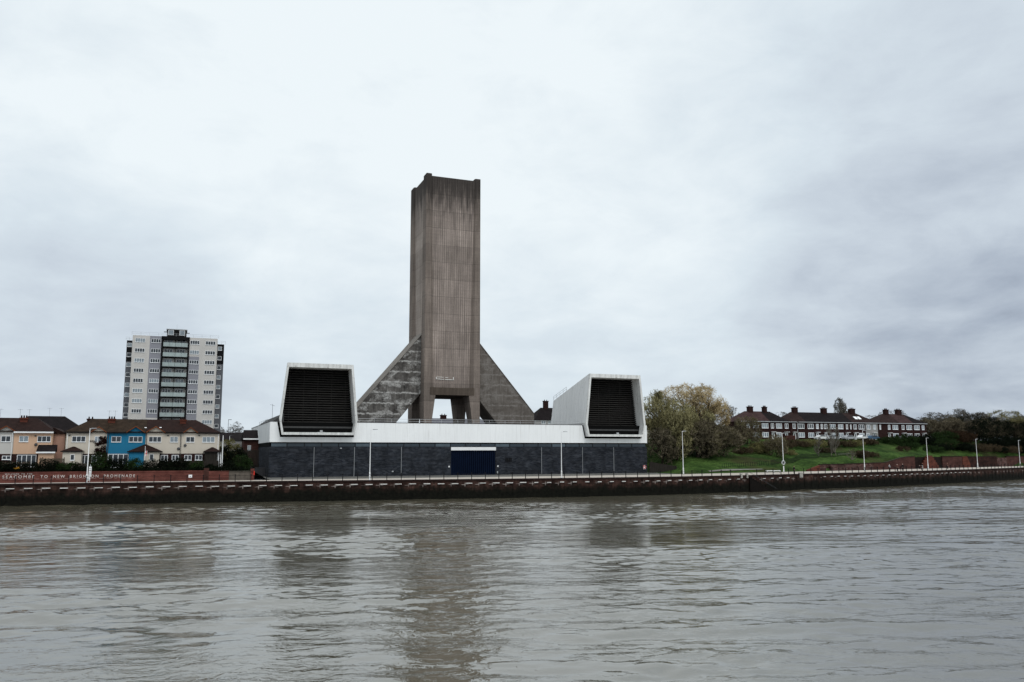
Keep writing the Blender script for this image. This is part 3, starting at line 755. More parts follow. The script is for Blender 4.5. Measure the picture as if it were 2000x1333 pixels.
#@@STREET
# ------------------------------------------------------------------ lamp posts
def build_lamp():
    t = thing('street_lamp', 'x', 'street lamp', 0, 0, 0, 0, 'white lamp posts along the promenade')
    b = MB(); b.tube((0,0,0), (0,0,1.3), .13, .125, 10); b.tube((0,0,1.3), (0,0,1.4), .125, .08, 10); b.tube((0,0,1.4), (0,0,8.75), .08, .045, 10)
    lpart('pole', b, 'white', t)
    lpart('base_flange', MB().tube((0,0,0), (0,0,.08), .26, .26, 10), 'steel', t)
    a = MB(); a.tube((0,0,8.6), (.55,-.1,8.72), .035, .03, 6); lpart('arm', a, 'white', t)
    h = MB(); h.loft([(.35,-.22,8.66),(1.25,-.16,8.70),(1.25,.10,8.70),(.35,.06,8.66)], [(.40,-.18,8.80),(1.2,-.12,8.78),(1.2,.06,8.78),(.40,.02,8.80)])
    lpart('lamp_head', h, 'lamp', t)
    return t
M['lamp'] = plain('grey_lamp_head', c3(.30,.31,.32), .4, .1)
LL = [(-29.91,-18.9,'white lamp post with small boards at its foot in front of the lettered wall',0,1.0),
 (14.48,-25.9,'white lamp post in front of the left intake end of the dark brick building',0,1.0),
 (50.03,-27.8,'white lamp post between the blue shutter and the right air intake',0,.98),
 (84.58,-15.4,'white lamp post before the trees beside the brick building',.3,1.06),
 (115.81,-9.75,'white lamp post with a round lifebuoy holder against the open grass bank',.3,1.05),
 (144.94,-5.0,'tall white lamp post in front of the middle terrace of brick houses',.3,1.16),
 (176.8,4.4,'white lamp post before the stepped orange brick wall',.3,.98),
 (205.1,12.1,'white lamp post in front of the dark evergreen trees',.3,.97),
 (231.7,18.7,'rightmost white lamp post near the edge of the picture',.3,.95)]
lp = build_lamp()
for i, (u, n, lab, r_, sc) in enumerate(LL):
    o = lp if i == 0 else copy_tree(lp)
    o.location = WP(u, n, 3.36); o.rotation_euler = (0,0,TH+r_-(.6 if i == 0 else 0)); o.scale = (1,1,sc); o['label'] = lab
# notice boards strapped to the first post
sb = thing('notice_board', 'stack of small white notice boards at the foot of the leftmost lamp post', 'sign', -29.3, -19.15, 3.4)
bb = MB(); bb.box(-29.68, -29.28, -19.2, -19.12, 4.3, 5.95); bb.box(-29.95,-29.4,-19.22,-19.14,3.75,4.25); part('panel', bb, 'white', sb)
bb = MB()
for z in (3.9,4.05,4.6,4.9,5.3,5.6): bb.box(-29.66 if z > 4.3 else -29.9, -29.32 if z > 4.3 else -29.5, -19.235, -19.225, z, z+.05)
part('printed_lines', bb, 'dgrey', sb); part('post', MB().tube((-29.5,-19.05,3.36), (-29.5,-19.05,6.3), .05), 'steel', sb)
# life rings
def ring_mesh(name, mat, R1, r1):
    mb = MB(); K, k = 20, 8
    for i in range(K):
        for j in range(k):
            a, b = 2*math.pi*i/K, 2*math.pi*j/k; rr = R1+r1*math.cos(b); mb.v.append((rr*math.cos(a), r1*math.sin(b), rr*math.sin(a)))
    for i in range(K):
        for j in range(k): mb.f.append((i*k+j, ((i+1)%K)*k+j, ((i+1)%K)*k+(j+1)%k, i*k+(j+1)%k)); mb.mi.append(1 if i % 5 == 0 else 0)
    return mb
lr = thing('life_ring', 'red and white life ring on the right end of the dark brick wall', 'life ring', 84.0, -.2, 4.7)
lpart('ring', ring_mesh('ring', 0, .33, .085), ['red','white'], lr); lpart('backboard', MB().box(-.32,.32,.08,.16,-.5,.32), 'white', lr)
lr2 = thing('life_ring', 'pale lifebuoy holder fixed to the lamp post on the grass bank side', 'life ring', 115.6, -10.0, 5.6)
lpart('ring', ring_mesh('ring', 0, .42, .10), ['steel','white'], lr2); lpart('backboard', MB().box(-.1,.1,.02,.08,-.8,.5), 'dgrey', lr2)
def slim_pole(u, n, z0, z1, r, mat, label, head=True, hd=.8, name='lamp_column', grp=None):
    t = thing(name, label, 'lamp post', u, n, z0, 0, grp)
    part('pole', MB().tube((u,n,z0), (u,n,z1), r, r*.6, 8), mat, t)
    if head: part('lamp_head', MB().box(u-.05, u+hd, n-.1, n+.1, z1-.02, z1+.1), 'dgrey', t)
slim_pole(-9.15, -12, 5.0, 11.2, .10, 'white', 'white pole at the right corner of the last cream house', False)
slim_pole(-7.0, 9, 5.3, 11.6, .07, 'white', 'thin pale pole right of the cream houses before the hedge', True, .5)
slim_pole(-2.6, 58, 9, 14.3, .07, 'steel', 'thin grey lamp post on the road behind the left end of the building')
slim_pole(-4.9, 62, 9, 16.8, .08, 'dgrey', 'taller grey lamp post standing right of the tower block')
slim_pole(153.4, 29, 11.4, 16.9, .07, 'steel', 'grey lamp post in front of the middle terrace left end', True, .6)
#@@SIGNWALL
# ------------------------------------------------------------------ lettered wall
ANG = -R(3.3)
def wl_n(u): return interp([(-60,-13.2),(-43,-14.3),(-24,-15.4),(-11.5,-16.1)], u)
sw = thing('lettered_wall', 'low red brick wall with white lettering below the coloured houses', 'wall', -27, wl_n(-27), 3.36)
mb = MB(); A = (-70, wl_n(-60)+.6); Bp = (-11.9, wl_n(-11.9))
mb.loft([(A[0],A[1],3.0),(A[0],A[1]+.5,3.0),(A[0],A[1]+.5,5.1),(A[0],A[1],5.1)], [(Bp[0],Bp[1],3.0),(Bp[0],Bp[1]+.5,3.0),(Bp[0],Bp[1]+.5,5.1),(Bp[0],Bp[1],5.1)])
part('brick_panel', mb, 'brick_sign', sw)
part('end_pier', MB().box(-12.2, -11.4, wl_n(-12)-.12, wl_n(-12)+.7, 3.0, 5.5), 'brick_red', sw)
def letters(txt, u0, u1, z0, h, depth=.03, name='lettering'):
    cu = bpy.data.curves.new('t', 'FONT'); cu.body = txt; cu.size = 1; cu.extrude = .03; cu.space_character = 1.45; cu.space_word = 1.5
    o = bpy.data.objects.new('t', cu); COL.objects.link(o); bpy.context.view_layer.update()
    me = bpy.data.meshes.new_from_object(o.evaluated_get(bpy.context.evaluated_depsgraph_get()))
    bpy.data.objects.remove(o)
    xs = [v.co.x for v in me.vertices]; ys = [v.co.y for v in me.vertices]; x0, x1, y0, y1 = min(xs), max(xs), min(ys), max(ys)
    org = tuple(sw['_o'])
    for v in me.vertices:
        u = u0+(v.co.x-x0)/(x1-x0)*(u1-u0); z = z0+(v.co.y-y0)/(y1-y0)*h
        v.co = (u-org[0], (A[1]+(Bp[1]-A[1])*(u-A[0])/(Bp[0]-A[0]))-.03-v.co.z*1.0-org[1], z-org[2])
    me.materials.append(M['letter']); ob = bpy.data.objects.new(name, me); COL.objects.link(ob); ob.parent = sw
M['letter'] = plain('white_lettering', c3(.62,.57,.54), .6, .1)
M['letter2'] = plain('faded_lettering', c3(.30,.22,.20), .6, .1)
for wd_, a_, b_ in (('SEACOMBE',0,61),('TO',73,87),('NEW',98,121),('BRIGHTON',131,188),('PROMENADE',199,263)): letters(wd_, -42.5+a_*.0741, -42.5+b_*.0741, 4.10, .46)
letters('WELCOME TO THE', -42.2, -38.3, 4.68, .20)
sm = MB(); uu = -42.4
for k in range(20):
    w = rnd.uniform(.35, .95); n_ = A[1]+(Bp[1]-A[1])*(uu+w/2-A[0])/(Bp[0]-A[0])
    sm.box(uu, uu+w, n_-.05, n_+.02, 3.93, 3.975); uu += w+rnd.uniform(.12, .5)
    if uu > -23.5: break
part('faded_small_print', sm, 'letter2', sw)
t = thing('brick_wall', 'short plain brick and concrete wall between the lettered wall and the ventilation building', 'wall', -8, -15.9, 3.3)
part('brick_panel', MB().box(-11.4, -8.1, -16.2, -15.8, 3.0, 5.0), 'brick_sign', t); part('concrete_panel', MB().box(-8.1, -4.5, -16.15, -15.75, 3.0, 4.95), 'yard_wall', t)
part('end_pier', MB().box(-4.5, -3.9, -16.25, -15.6, 3.0, 5.35), 'brick_sign', t)
sg = thing('sign', 'small white warning sign on the black railing before the lettered wall', 'sign', -14.4, nq(-14.4)+.2, 4.2)
lpart('plate', MB().box(-.27,.27,-.03,.0,-.1,.36), 'white', sg); lpart('print', MB().box(-.12,.12,-.04,-.031,.02,.1), 'dgrey', sg)
sg = thing('sign', 'narrow red and white sign on the pier at the left corner of the building', 'sign', -3.95, -16.4, 4.6)
lpart('plate', MB().box(-.08,.10,-.05,.0,-.35,.35), 'red', sg)
#@@HOUSES
# ------------------------------------------------------------------ houses
def window(par, root, u0, u1, n, z0, z1, div=2, glass='glass', fw=.08, name='window', lights=None):
    f = MB()
    f.box(u0, u1, n-.06, n+.02, z0, z0+fw); f.box(u0, u1, n-.06, n+.02, z1-fw, z1)
    f.box(u0, u0+fw, n-.06, n+.02, z0+fw, z1-fw); f.box(u1-fw, u1, n-.06, n+.02, z0+fw, z1-fw)
    for i in range(1, div):
        u = lerp(u0, u1, i/div); f.box(u-fw*.6, u+fw*.6, n-.06, n+.02, z0+fw, z1-fw)
    f.box(u0-.05, u1+.05, n-.11, n-.061, z0-.06, z0)
    w = part(name, f, 'upvc', par, root=root)
    part('pane', MB().box(u0+fw*.9, u1-fw*.9, n-.03, n-.005, z0+fw*.9, z1-fw*.9), glass, w, root=root)
    return w
def chimney(par, root, u0, u1, n0, n1, z0, z1, mat='brick_house', pots=2):
    c = MB(); c.box(u0, u1, n0, n1, z0, z1-.25); c.box(u0-.1, u1+.1, n0-.1, n1+.1, z1-.25, z1)
    ch = part('chimney', c, mat, par, root=root)
    for i in range(pots):
        u = lerp(u0, u1, (i+.5)/pots); part('chimney_pot', MB().tube((u, (n0+n1)/2, z1), (u, (n0+n1)/2, z1+.4), .14, .11, 8), 'tile_red', ch, root=root)
def roofmesh(u0, u1, n0, n1, ze, zr, hipl=0, hipr=0, eo=.35):
    """gable or hipped roof block"""
    a, b, c, d = n0-eo, n1+eo, (n0+n1)/2, ze-.12
    L0 = u0-(eo if hipl else 0); R0 = u1+(eo if hipr else 0)
    m = MB()
    rl, rr = (u0+hipl, u1-hipr)
    A, B_, C_, D_ = (L0,a,d),(R0,a,d),(R0,b,d),(L0,b,d)
    E, F_ = (rl,c,zr),(rr,c,zr)
    m.face([A,B_,F_,E]); m.face([C_,D_,E,F_]); m.face([D_,A,E]); m.face([B_,C_,F_])
    m.face([(A[0],A[1],d-.02),(B_[0],B_[1],d-.02),(C_[0],C_[1],d-.02),(D_[0],D_[1],d-.02)])
    return m
def aerial(root, u, n, z, h=1.6):
    a = MB(); a.tube((u,n,z), (u,n,z+h), .02, k=4); a.tube((u-.4,n,z+h-.1), (u+.4,n,z+h-.1), .015, k=4)
    for i in range(4): a.tube((u-.3+i*.2,n-.2,z+h-.1), (u-.3+i*.2,n+.2,z+h-.1), .01, k=4)
    part('aerial', a, 'dgrey', root)
def dish(root, u, n, z):
    d = MB(); d.tube((u,n,z), (u,n-.12,z+.05), .26, .20, 12); part('satellite_dish', d, 'dgrey', root)
GL = ['glass', 'glass', 'glass2']
# --- coloured houses on the left (front at n = -6)
NF, NB = -6.0, 3.4
def cottage(name, label, u0, u1, wall, hipl, hipr, gable, wins, lows, chim, roofm='tile_brown', gw=1.05, plinth=True, aer=(), dishes=(), gz=12.75, zr=14.3):
    t = thing(name, label, 'house', (u0+u1)/2, NF, 5.3, 0, 'coloured riverside houses')
    w = MB(); w.box(u0+.01, u1-.01, NF, NB, 8.0 if plinth else 5.0, 11.75)
    for g in gable: w.prism_n([(g-gw+.1, 11.7), (g+gw-.1, 11.7), (g+gw-.1, 11.9), (g, gz-.12), (g-gw+.1, 11.9)], NF-.0, NF+.35)
    part('wall', w, wall, t)
    if plinth: part('brick_plinth', MB().box(u0+.02, u1-.02, NF-.04, NB-.02, 4.9, 7.99), 'brick_house', t)
    part('roof', roofmesh(u0, u1, NF, NB, 11.9, zr, hipl, hipr), roofm, t)
    fa = MB(); x = u0-(.3 if hipl else 0); e = u1+(.3 if hipr else 0)
    segs = []; cur = x
    for g in sorted(gable): segs.append((cur, g-gw)); cur = g+gw
    segs.append((cur, e))
    for a, b in segs: part('fascia', MB().box(a, b, NF-.42, NF-.3, 11.60, 11.86), 'fascia', t)
    for g in gable:
        r = MB(); slope = (zr-11.78)/((NB-NF)/2+.35); nb_ = NF-.35+(gz-11.78)/slope
        for s in (-1, 1):
            r.face([(g, NF-.38, gz), (g, nb_, gz+.02), (g+s*(gw+.15), NF-.36+.05, 11.82), (g+s*(gw+.15), NF-.38, 11.82)])
        gr = part('gable_roof', r, roofm, t, fixn=False)
        b = MB()
        for s in (-1, 1):
            b.loft([(g, NF-.46, gz+.03), (g, NF-.38, gz+.03), (g, NF-.38, gz-.14), (g, NF-.46, gz-.14)], [(g+s*(gw+.2), NF-.46, 11.86), (g+s*(gw+.2), NF-.38, 11.86), (g+s*(gw+.2), NF-.38, 11.70), (g+s*(gw+.2), NF-.46, 11.70)])
        part('bargeboard', b, 'barge', gr, root=t)
    for (a, b, d) in wins: window(t, t, a, b, NF, 10.05, 11.05, d, rnd.choice(GL), .065)
    for (a, b, z0, z1, d) in lows: window(t, t, a, b, NF-.05, z0, z1, d, 'glass', .09)
    for (a, b) in chim: chimney(t, t, a, b, -2.9, -2.3, 12.9, 14.3, 'brick_chim', 3)
    for a in aer: aerial(t, a, -2.4, 14.3, 1.5)
    for (a, b) in dishes: dish(t, a, NF-.1, b)
    return t
def porch(t, u0, u1, zt, wall, apex=None, z0=5.0, wu=None, dep=2.4, hip=True, roofm='tile_brown'):
    p = MB(); wu = wu or (u0+.25, u1-.25); p.box(wu[0], wu[1], NF-dep, NF-.05, z0, zt)
    P_ = part('porch', p, wall, t)
    c = (u0+u1)/2 if apex is None else apex
    r = MB(); a, b, d = NF-dep-.25, NF-.06, zt-.05
    zt2 = zt+(.75 if u1-u0 < 4 else 1.2)
    A,B_,C_,D_ = (u0,a,d),(u1,a,d),(u1,b,d),(u0,b,d); E = (c-.15,b-.3,zt2); F_ = (c+.15,b-.3,zt2)
    r.face([A,B_,F_,E]); r.face([D_,A,E]); r.face([B_,C_,F_]); r.face([A,B_,C_,D_]); r.face([C_,D_,E,F_])
    part('porch_roof', r, roofm, P_, root=t)
    g = MB(); g.box(u0, u1, a-.06, a-.01, d-.14, d+.04); part('gutter', g, 'fascia', P_, root=t)
    return P_
h1 = cottage('terraced_house', 'white rendered house with a gable at the far left edge', -48.6, -42.72, 'r_white', 0, 0, [-43.86], [(-44.55,-43.15,2),(-47.4,-45.9,3)], [(-44.2,-42.9,7.05,7.7,2)], [], aer=(-45.6,), gw=1.25)
h2 = cottage('terraced_house', 'peach orange house with a brick chimney, left of the cream and blue terrace', -42.70, -36.85, 'r_peach', 0, 3.2, [], [(-41.88,-40.5,2),(-39.15,-37.1,3)], [(-42.0,-39.1,5.8,7.85,4)], [(-42.5,-41.35)], roofm='tile_brown', aer=(-42.6,-41.2), dishes=((-39.3,9.6),))
part('side_wing', MB().box(-36.84, -35.1, NF+1.5, NB-.4, 5.0, 11.5), 'r_pink', h2)
part('side_wing_roof', MB().prism_n([(-37.0,12.6),(-34.8,11.45),(-37.0,11.45)], NF+1.2, NB), 'tile_brown', h2)
part('white_gutter', MB().box(-42.7, -36.7, NF-.5, NF-.43, 11.55, 11.8), 'white', h2)
pc = MB(); pc.box(-38.55, -36.2, NF-2.0, NF-.05, 5.0, 8.2); P_ = part('porch', pc, 'r_peach', h2)
pr_ = MB(); pr_.loft([(-38.9,NF-2.3,8.4),(-36.0,NF-2.3,8.4),(-36.0,NF-.05,9.55),(-38.9,NF-.05,9.55)], [(-38.9,NF-2.3,8.32),(-36.0,NF-2.3,8.32),(-36.0,NF-.05,8.32),(-38.9,NF-.05,8.32)])
part('porch_roof', pr_, 'tile_dark', P_, root=h2); part('white_fascia', MB().box(-38.9,-36.0,NF-2.36,NF-2.31,8.12,8.36), 'white', P_, root=h2)
h3 = cottage('terraced_house', 'cream house with a red creeper, first of the long terrace beside the blue house', -34.8, -28.36, 'r_cream', 3.6, 0, [-29.7], [(-33.85,-31.72,3),(-30.28,-29.3,2)], [(-32.3,-31.0,6.0,7.75,2),(-30.6,-29.0,6.0,7.75,2)], [], roofm='tile_moss')
pp = porch(h3, -35.2, -31.7, 8.5, 'r_cream', None, wu=(-34.85,-32.0)); window(pp, h3, -33.65, -33.0, NF-2.4, 6.9, 7.9, 1, 'glass')
h4 = cottage('terraced_house', 'bright blue house with two gables in the middle of the terrace', -28.34, -22.08, 'r_blue', 0, 0, [-23.74], [(-27.62,-26.05,2),(-24.8,-22.6,3)], [(-28.0,-24.7,5.6,7.95,4)], [(-28.6,-27.4)], roofm='tile_moss', aer=(-28.5,-27.5), gw=1.3, gz=12.9)
h5 = cottage('terraced_house', 'cream house right of the blue house with white roof windows', -22.06, -16.06, 'r_cream', 0, 0, [-20.45], [(-21.55,-19.45,3),(-18.0,-16.65,2)], [(-19.4,-18.2,6.7,7.75,2),(-17.55,-16.4,6.7,7.75,2)], [], gw=1.4, gz=12.9, dishes=((-16.5,8.9),))
h6 = cottage('terraced_house', 'last cream house at the right end of the terrace with an orange chimney', -16.04, -9.5, 'r_cream', 0, 4.2, [-14.58], [(-15.3,-13.85,2),(-12.5,-10.35,3)], [(-15.45,-14.2,6.8,7.75,2),(-13.6,-12.35,6.8,7.75,2)], [(-16.5,-15.4)], gw=1.05, dishes=((-15.4,9.5),))
for h_, u_, m_ in ((h5,-16.2,'dgrey'),(h3,-34.55,'white'),(h1,-42.9,'white'),(h6,-9.75,'white'),(h4,-28.1,'dgrey'),(h5,-21.9,'dgrey')): part('downpipe', MB().tube((u_,NF-.1,5.2),(u_,NF-.1,11.6),.055,k=6), m_, h_)
for h_, u_, z_ in ((h5,-18.5,11.15),(h3,-34.4,11.1),(h2,-39.6,11.0),(h6,-13.2,11.2)): part('alarm_box', MB().box(u_,u_+.28,NF-.12,NF-.01,z_,z_+.2), 'dgrey', h_)
pp = porch(h4, -24.8, -19.1, 8.45, 'r_blue', -22.0, wu=(-24.5,-22.1)); 
part('porch_wall', MB().box(-22.08, -19.6, NF-2.4, NF-.05, 5.0, 8.4), 'r_cream', pp, root=h4, label='cream half of the shared porch'); window(pp, h4, -21.2, -20.5, NF-2.41, 6.9, 7.95, 1, 'glass')
pp = porch(h6, -12.3, -9.1, 8.4, 'wood_d', None, wu=(-12.0,-9.9)); part('porch_post', MB().box(-9.7,-9.55,NF-2.35,NF-2.2,5,8.4).box(-9.35,-9.2,NF-2.35,NF-2.2,5,8.4), 'white', pp, root=h6)
sk = MB()
for (a, z) in ((-22.4,12.55),(-19.9,12.6),(-19.55,12.5),(-19.2,12.25)): sk.loft([(a,-4.62,z),(a+.35,-4.62,z),(a+.35,-4.42,z+.12),(a,-4.42,z+.12)],[(a,-4.70,z+.08),(a+.35,-4.70,z+.08),(a+.35,-4.50,z+.20),(a,-4.50,z+.20)])
part('roof_window', sk, 'white', h5)
# creeper on the first cream house
def leafcloud(mb, c, r, n, s, rg, squash=.6, shell=.0):
    for _ in range(n):
        while True:
            p = Vector((rg.uniform(-1,1), rg.uniform(-1,1), rg.uniform(-1,1)))
            if shell < p.length < 1: break
        p = Vector((c[0]+p.x*r[0], c[1]+p.y*r[1], c[2]+p.z*r[2]))
        a = Vector((rg.gauss(0,1), rg.gauss(0,1), rg.gauss(0,1))).normalized(); b = a.orthogonal().normalized(); q = s*rg.uniform(.6,1.4)
        c_ = a.cross(b)
        mb.v += [tuple(p-b*q), tuple(p+c_*q*squash), tuple(p+b*q), tuple(p-c_*q*squash)]; k = len(mb.v); mb.f.append((k-4,k-3,k-2,k-1)); mb.mi.append(0)
cr = MB(); rg = random.Random(3)
for i in range(46):
    t_ = rg.random(); u = -28.45-rg.random()**1.3*(1.9-1.5*abs(t_-.45)); z = 7.7+t_*3.2; leafcloud(cr, (u, NF-.14, z), (.32,.1,.34), 44, .09, rg)
for i in range(9):
    a_ = rg.uniform(-31.2,-29.6); leafcloud(cr, (a_, NF-.12, 9.9+(a_+30)*-.5+rg.uniform(-.2,.3)), (.28,.06,.12), 14, .07, rg)
for i in range(5): cr.tube((-28.5, NF-.1, 7), (-28.5-rg.uniform(.1,2.6), NF-.12, rg.uniform(8.5,10.5)), .03, .01, 4)
cv = thing('climbing_plant', 'dark red creeper on the cream wall beside the blue house', 'climbing plant', -28.6, NF-.1, 5.3); part('stems_and_leaves', cr, 'lf_vine', cv, fixn=False)
# flag
fg = thing('flag_pole', 'small pole with a hanging red white and blue flag beside the blue porch', 'flag', -21.9, -9.6, 5.3)
part('pole', MB().tube((-21.9,-9.6,5.3),(-21.9,-9.6,9.3),.04), 'white', fg)
part('flag', MB().box(-21.85,-21.55,-9.63,-9.59,7.6,8.5), 'white', fg); part('flag_stripes', MB().box(-21.76,-21.64,-9.645,-9.635,7.6,8.5).box(-21.84,-21.56,-9.65,-9.646,8.0,8.12), 'red', fg)
# houses behind on the left
def backhouse(label, u0, u1, n0, n1, z0, ze, zr, wall, roofm, hl, hr, ch=(), wins=(), chz=None, g=None, cm='brick_house'):
    t = thing('house', label, 'house', (u0+u1)/2, n0, z0, 0, g)
    part('wall', MB().box(u0, u1, n0, n1, z0-1, ze), wall, t); part('roof', roofmesh(u0, u1, n0, n1, ze, zr, hl, hr), roofm, t)
    for (a, b) in ch: chimney(t, t, a, b, (n0+n1)/2-.4, (n0+n1)/2+.4, zr-1.2, chz or zr+1.5, cm, 2)
    for (a, b, c, d) in wins: window(t, t, a, b, n0, c, d, 2, 'glass2')
    return t
t = backhouse('brown roofed house behind the peach house', -46, -33.5, 8, 16, 6, 12.3, 15.2, 'r_cream', 'tile_dark', 2.5, 3.8, [(-33.4,-32.2)], chz=14.8); aerial(t,-40,12,15,1.8); aerial(t,-38,12,15,1.8)
backhouse('small dark roofed house in the gap left of the cream terrace', -34.5, -27, 18, 26, 7, 12.5, 14.6, 'r_white', 'tile_dark', 2, 2)
backhouse('grey roofed low building right of the last cream house', -8.5, 2.5, 34, 42, 7, 11.2, 12.9, 'r_grey', 'tile_dark', .1, .1)
backhouse('brick house with white eaves partly hidden behind the ventilation building', -3.1, 7, 26, 33, 6.5, 11.1, 13.3, 'brick_red', 'tile_dark', .1, .1, wins=((-2.3,-1.6,8.6,9.8),))
part('white_eaves', MB().box(-3.3, 7, 25.3, 25.9, 11.05, 11.35), 'white', bpy.data.objects['house.003'])
solo('distant_roof', MB().prism_n([(-12,13.2),(-4,13.2),(-5,14.6),(-8.5,15.6),(-11,15.0)], 85, 110), 'steel', 'pale grey distant shed roof right of the tower block', 'shed', -8, 90, 9)
# glimpses under and beside the tower
M['tile_slate'] = tiles('slate_roof_tiles', c3(.10,.10,.115), .2)
backhouse('slate roofed house seen between the tower legs', 51, 72, 72, 80, 12, 16.2, 18.55, 'r_grey', 'tile_slate', 1.5, 1.5, [(57.4,59.2),(62.9,64.8)], chz=19.6)
backhouse('red roofed house glimpsed left of the tower legs', 31.6, 36.4, 80, 88, 12, 17.0, 19.0, 'brick_red', 'tile_fire', 2.2, 2.2)
backhouse('dark roofed house with a stout chimney left of the right intake', 86.4, 104, 70, 78, 12, 18.3, 22.3, 'r_grey', 'tile_dark', 3.6, 3, [(91.0,92.6)], chz=24.5, cm='brick_house', wins=((88.5,90.0,17.0,18.1),(90.8,92.2,17.0,18.1)))
# --- brick semis on the hill (front at n = 34)
HN = 34.0
def semi(label, u0, u1, hl, hr, roofm, wins, lows, doors=(), ch=(), wall='brick_house', grp='brick houses on the hill', ze=17.15, zr=20.35):
    t = thing('brick_house', label, 'house', (u0+u1)/2, HN, 11.9, 0, grp)
    part('wall', MB().box(u0+.01, u1-.01, HN, HN+8, 11.0, ze), wall, t)
    part('roof', roofmesh(u0, u1, HN, HN+8, ze+.1, zr, hl, hr), roofm, t)
    part('gutter', MB().box(u0-(.2 if hl else 0), u1+(.2 if hr else 0), HN-.42, HN-.36, ze-.14, ze+.06), 'steel', t)
    for (a, b) in wins: window(t, t, a, b, HN, 15.15, 16.6, 3 if b-a > 1.9 else 2, rnd.choice(['glass2','glass2','glass']), .13)
    for (a, b) in lows: window(t, t, a, b, HN, 12.5, 13.95, 3 if b-a > 1.9 else 2, rnd.choice(['glass2','glass2','glass']), .13)
    for d in doors:
        dd = MB(); dd.box(d, d+1.0, HN-.05, HN+.02, 11.9, 13.9); D_ = part('door', dd, 'white', t); part('door_hood', MB().box(d-.25, d+1.25, HN-.7, HN+.01, 14.0, 14.12), 'white', D_, root=t)
        part('door_glass', MB().box(d+.3, d+.7, HN-.07, HN-.055, 12.3, 13.6), 'glass', D_, root=t)
    for (a, b) in ch: chimney(t, t, a+2.9, b+2.9, HN+3.4, HN+4.6, zr-1.2, 21.75, 'brick_house', 3)
    return t
t=semi('brick semi with faded pink roof tiles, nearest the trees', 137.0, 147.3, 4.4, 0, 'tile_pink', [(139.0,140.1),(141.3,143.3),(144.45,146.8)], [(141.1,143.4),(144.4,146.8)], (), [(139.8,141.3),(145.35,146.45)])
semi('brick semi with dark roof beside the pink roofed one', 147.32, 154.7, 0, 4.0, 'tile_dark', [(147.75,148.85),(149.65,151.8),(152.9,154.2)], [(149.6,151.5)], (147.95,152.9), ())
semi('first house of the long brick terrace with a brown hip roof', 154.9, 160.8, 3.6, 0, 'tile_red', [(155.8,156.9),(157.8,160.2)], [(157.9,160.2)], (155.9,), [(156.55,158.1)])
semi('second house of the long brick terrace under a plain dark roof', 160.82, 166.15, 0, 0, 'tile_dark', [(161.5,163.8),(164.7,165.7)], [(161.6,163.8)], (164.6,), ())
semi('middle house of the long brick terrace with a chimney behind thin trees', 166.17, 172.55, 0, 0, 'tile_dark', [(166.5,167.3),(167.85,169.1),(170.0,172.25)], [(170.0,172.2)], (167.9,), [(167.85,169.5)])
semi('terrace house with a small dark arched passage beside its door', 172.57, 178.9, 0, 0, 'tile_dark', [(173.3,175.3),(176.4,177.2),(178.1,178.6)], [(173.3,175.3)], (176.3,), ())
semi('terrace house with red brown hip and white solar panels on the end', 178.92, 184.3, 0, 0, 'tile_red', [(179.4,180.7),(181.5,183.8)], [(181.5,183.6)], (179.6,), [(179.1,180.85)])
semi('grey rendered end house of the long terrace', 184.32, 189.3, 0, 4.9, 'tile_red', [(184.8,186.2),(187.5,188.5)], [(184.4,185.8)], (187.3,), (), wall='r_grey')
semi('brick house with brown hip roof, first of the separate right hand trio', 189.4, 198.3, 6.0, 0, 'tile_red', [(190.0,190.6),(193.5,194.5),(195.45,197.7)], [(195.5,197.8)], (193.5,), [(193.5,194.85)])
semi('middle brick house of the right hand trio with a reddish roof', 198.32, 204.2, 0, 0, 'tile_pink', [(199.3,200.4),(201.3,203.6)], [(201.4,203.6)], (199.4,), [(198.6,200.4)])
semi('last brick house of the right hand trio under a dark hip roof', 204.22, 209.9, 0, 5.5, 'tile_dark', [(204.6,206.9),(207.9,209.0)], [(204.7,206.8)], (208.0,), ())
so_ = MB(); sz_ = lambda n: 17.13+(n-HN+.35)*(20.35-17.13)/4.35+.05
for a_ in (181.6, 183.0): so_.loft([(a_,HN+1.2,sz_(HN+1.2)),(a_+1.1,HN+1.2,sz_(HN+1.2)),(a_+1.1,HN+2.3,sz_(HN+2.3)),(a_,HN+2.3,sz_(HN+2.3))],[(a_,HN+1.2,sz_(HN+1.2)+.07),(a_+1.1,HN+1.2,sz_(HN+1.2)+.07),(a_+1.1,HN+2.3,sz_(HN+2.3)+.07),(a_,HN+2.3,sz_(HN+2.3)+.07)])
part('solar_panel', so_, 'white', [o for o in COL.objects if o.get('label','').startswith('terrace house with red brown')][0])
backhouse('house with a low roof behind the big golden willow', 118, 133, 60, 68, 12, 15.5, 19.0, 'r_white', 'tile_dark', 3, 3, [(128,129.6),(131.2,132.6)], chz=21.2)
solo('garden_wall', MB().box(150.6, 154.2, 31, 31.35, 11.3, 13.0), 'brick_red', 'short red brick garden wall before the dark roofed semi', 'wall', 152, 31, 11.5)
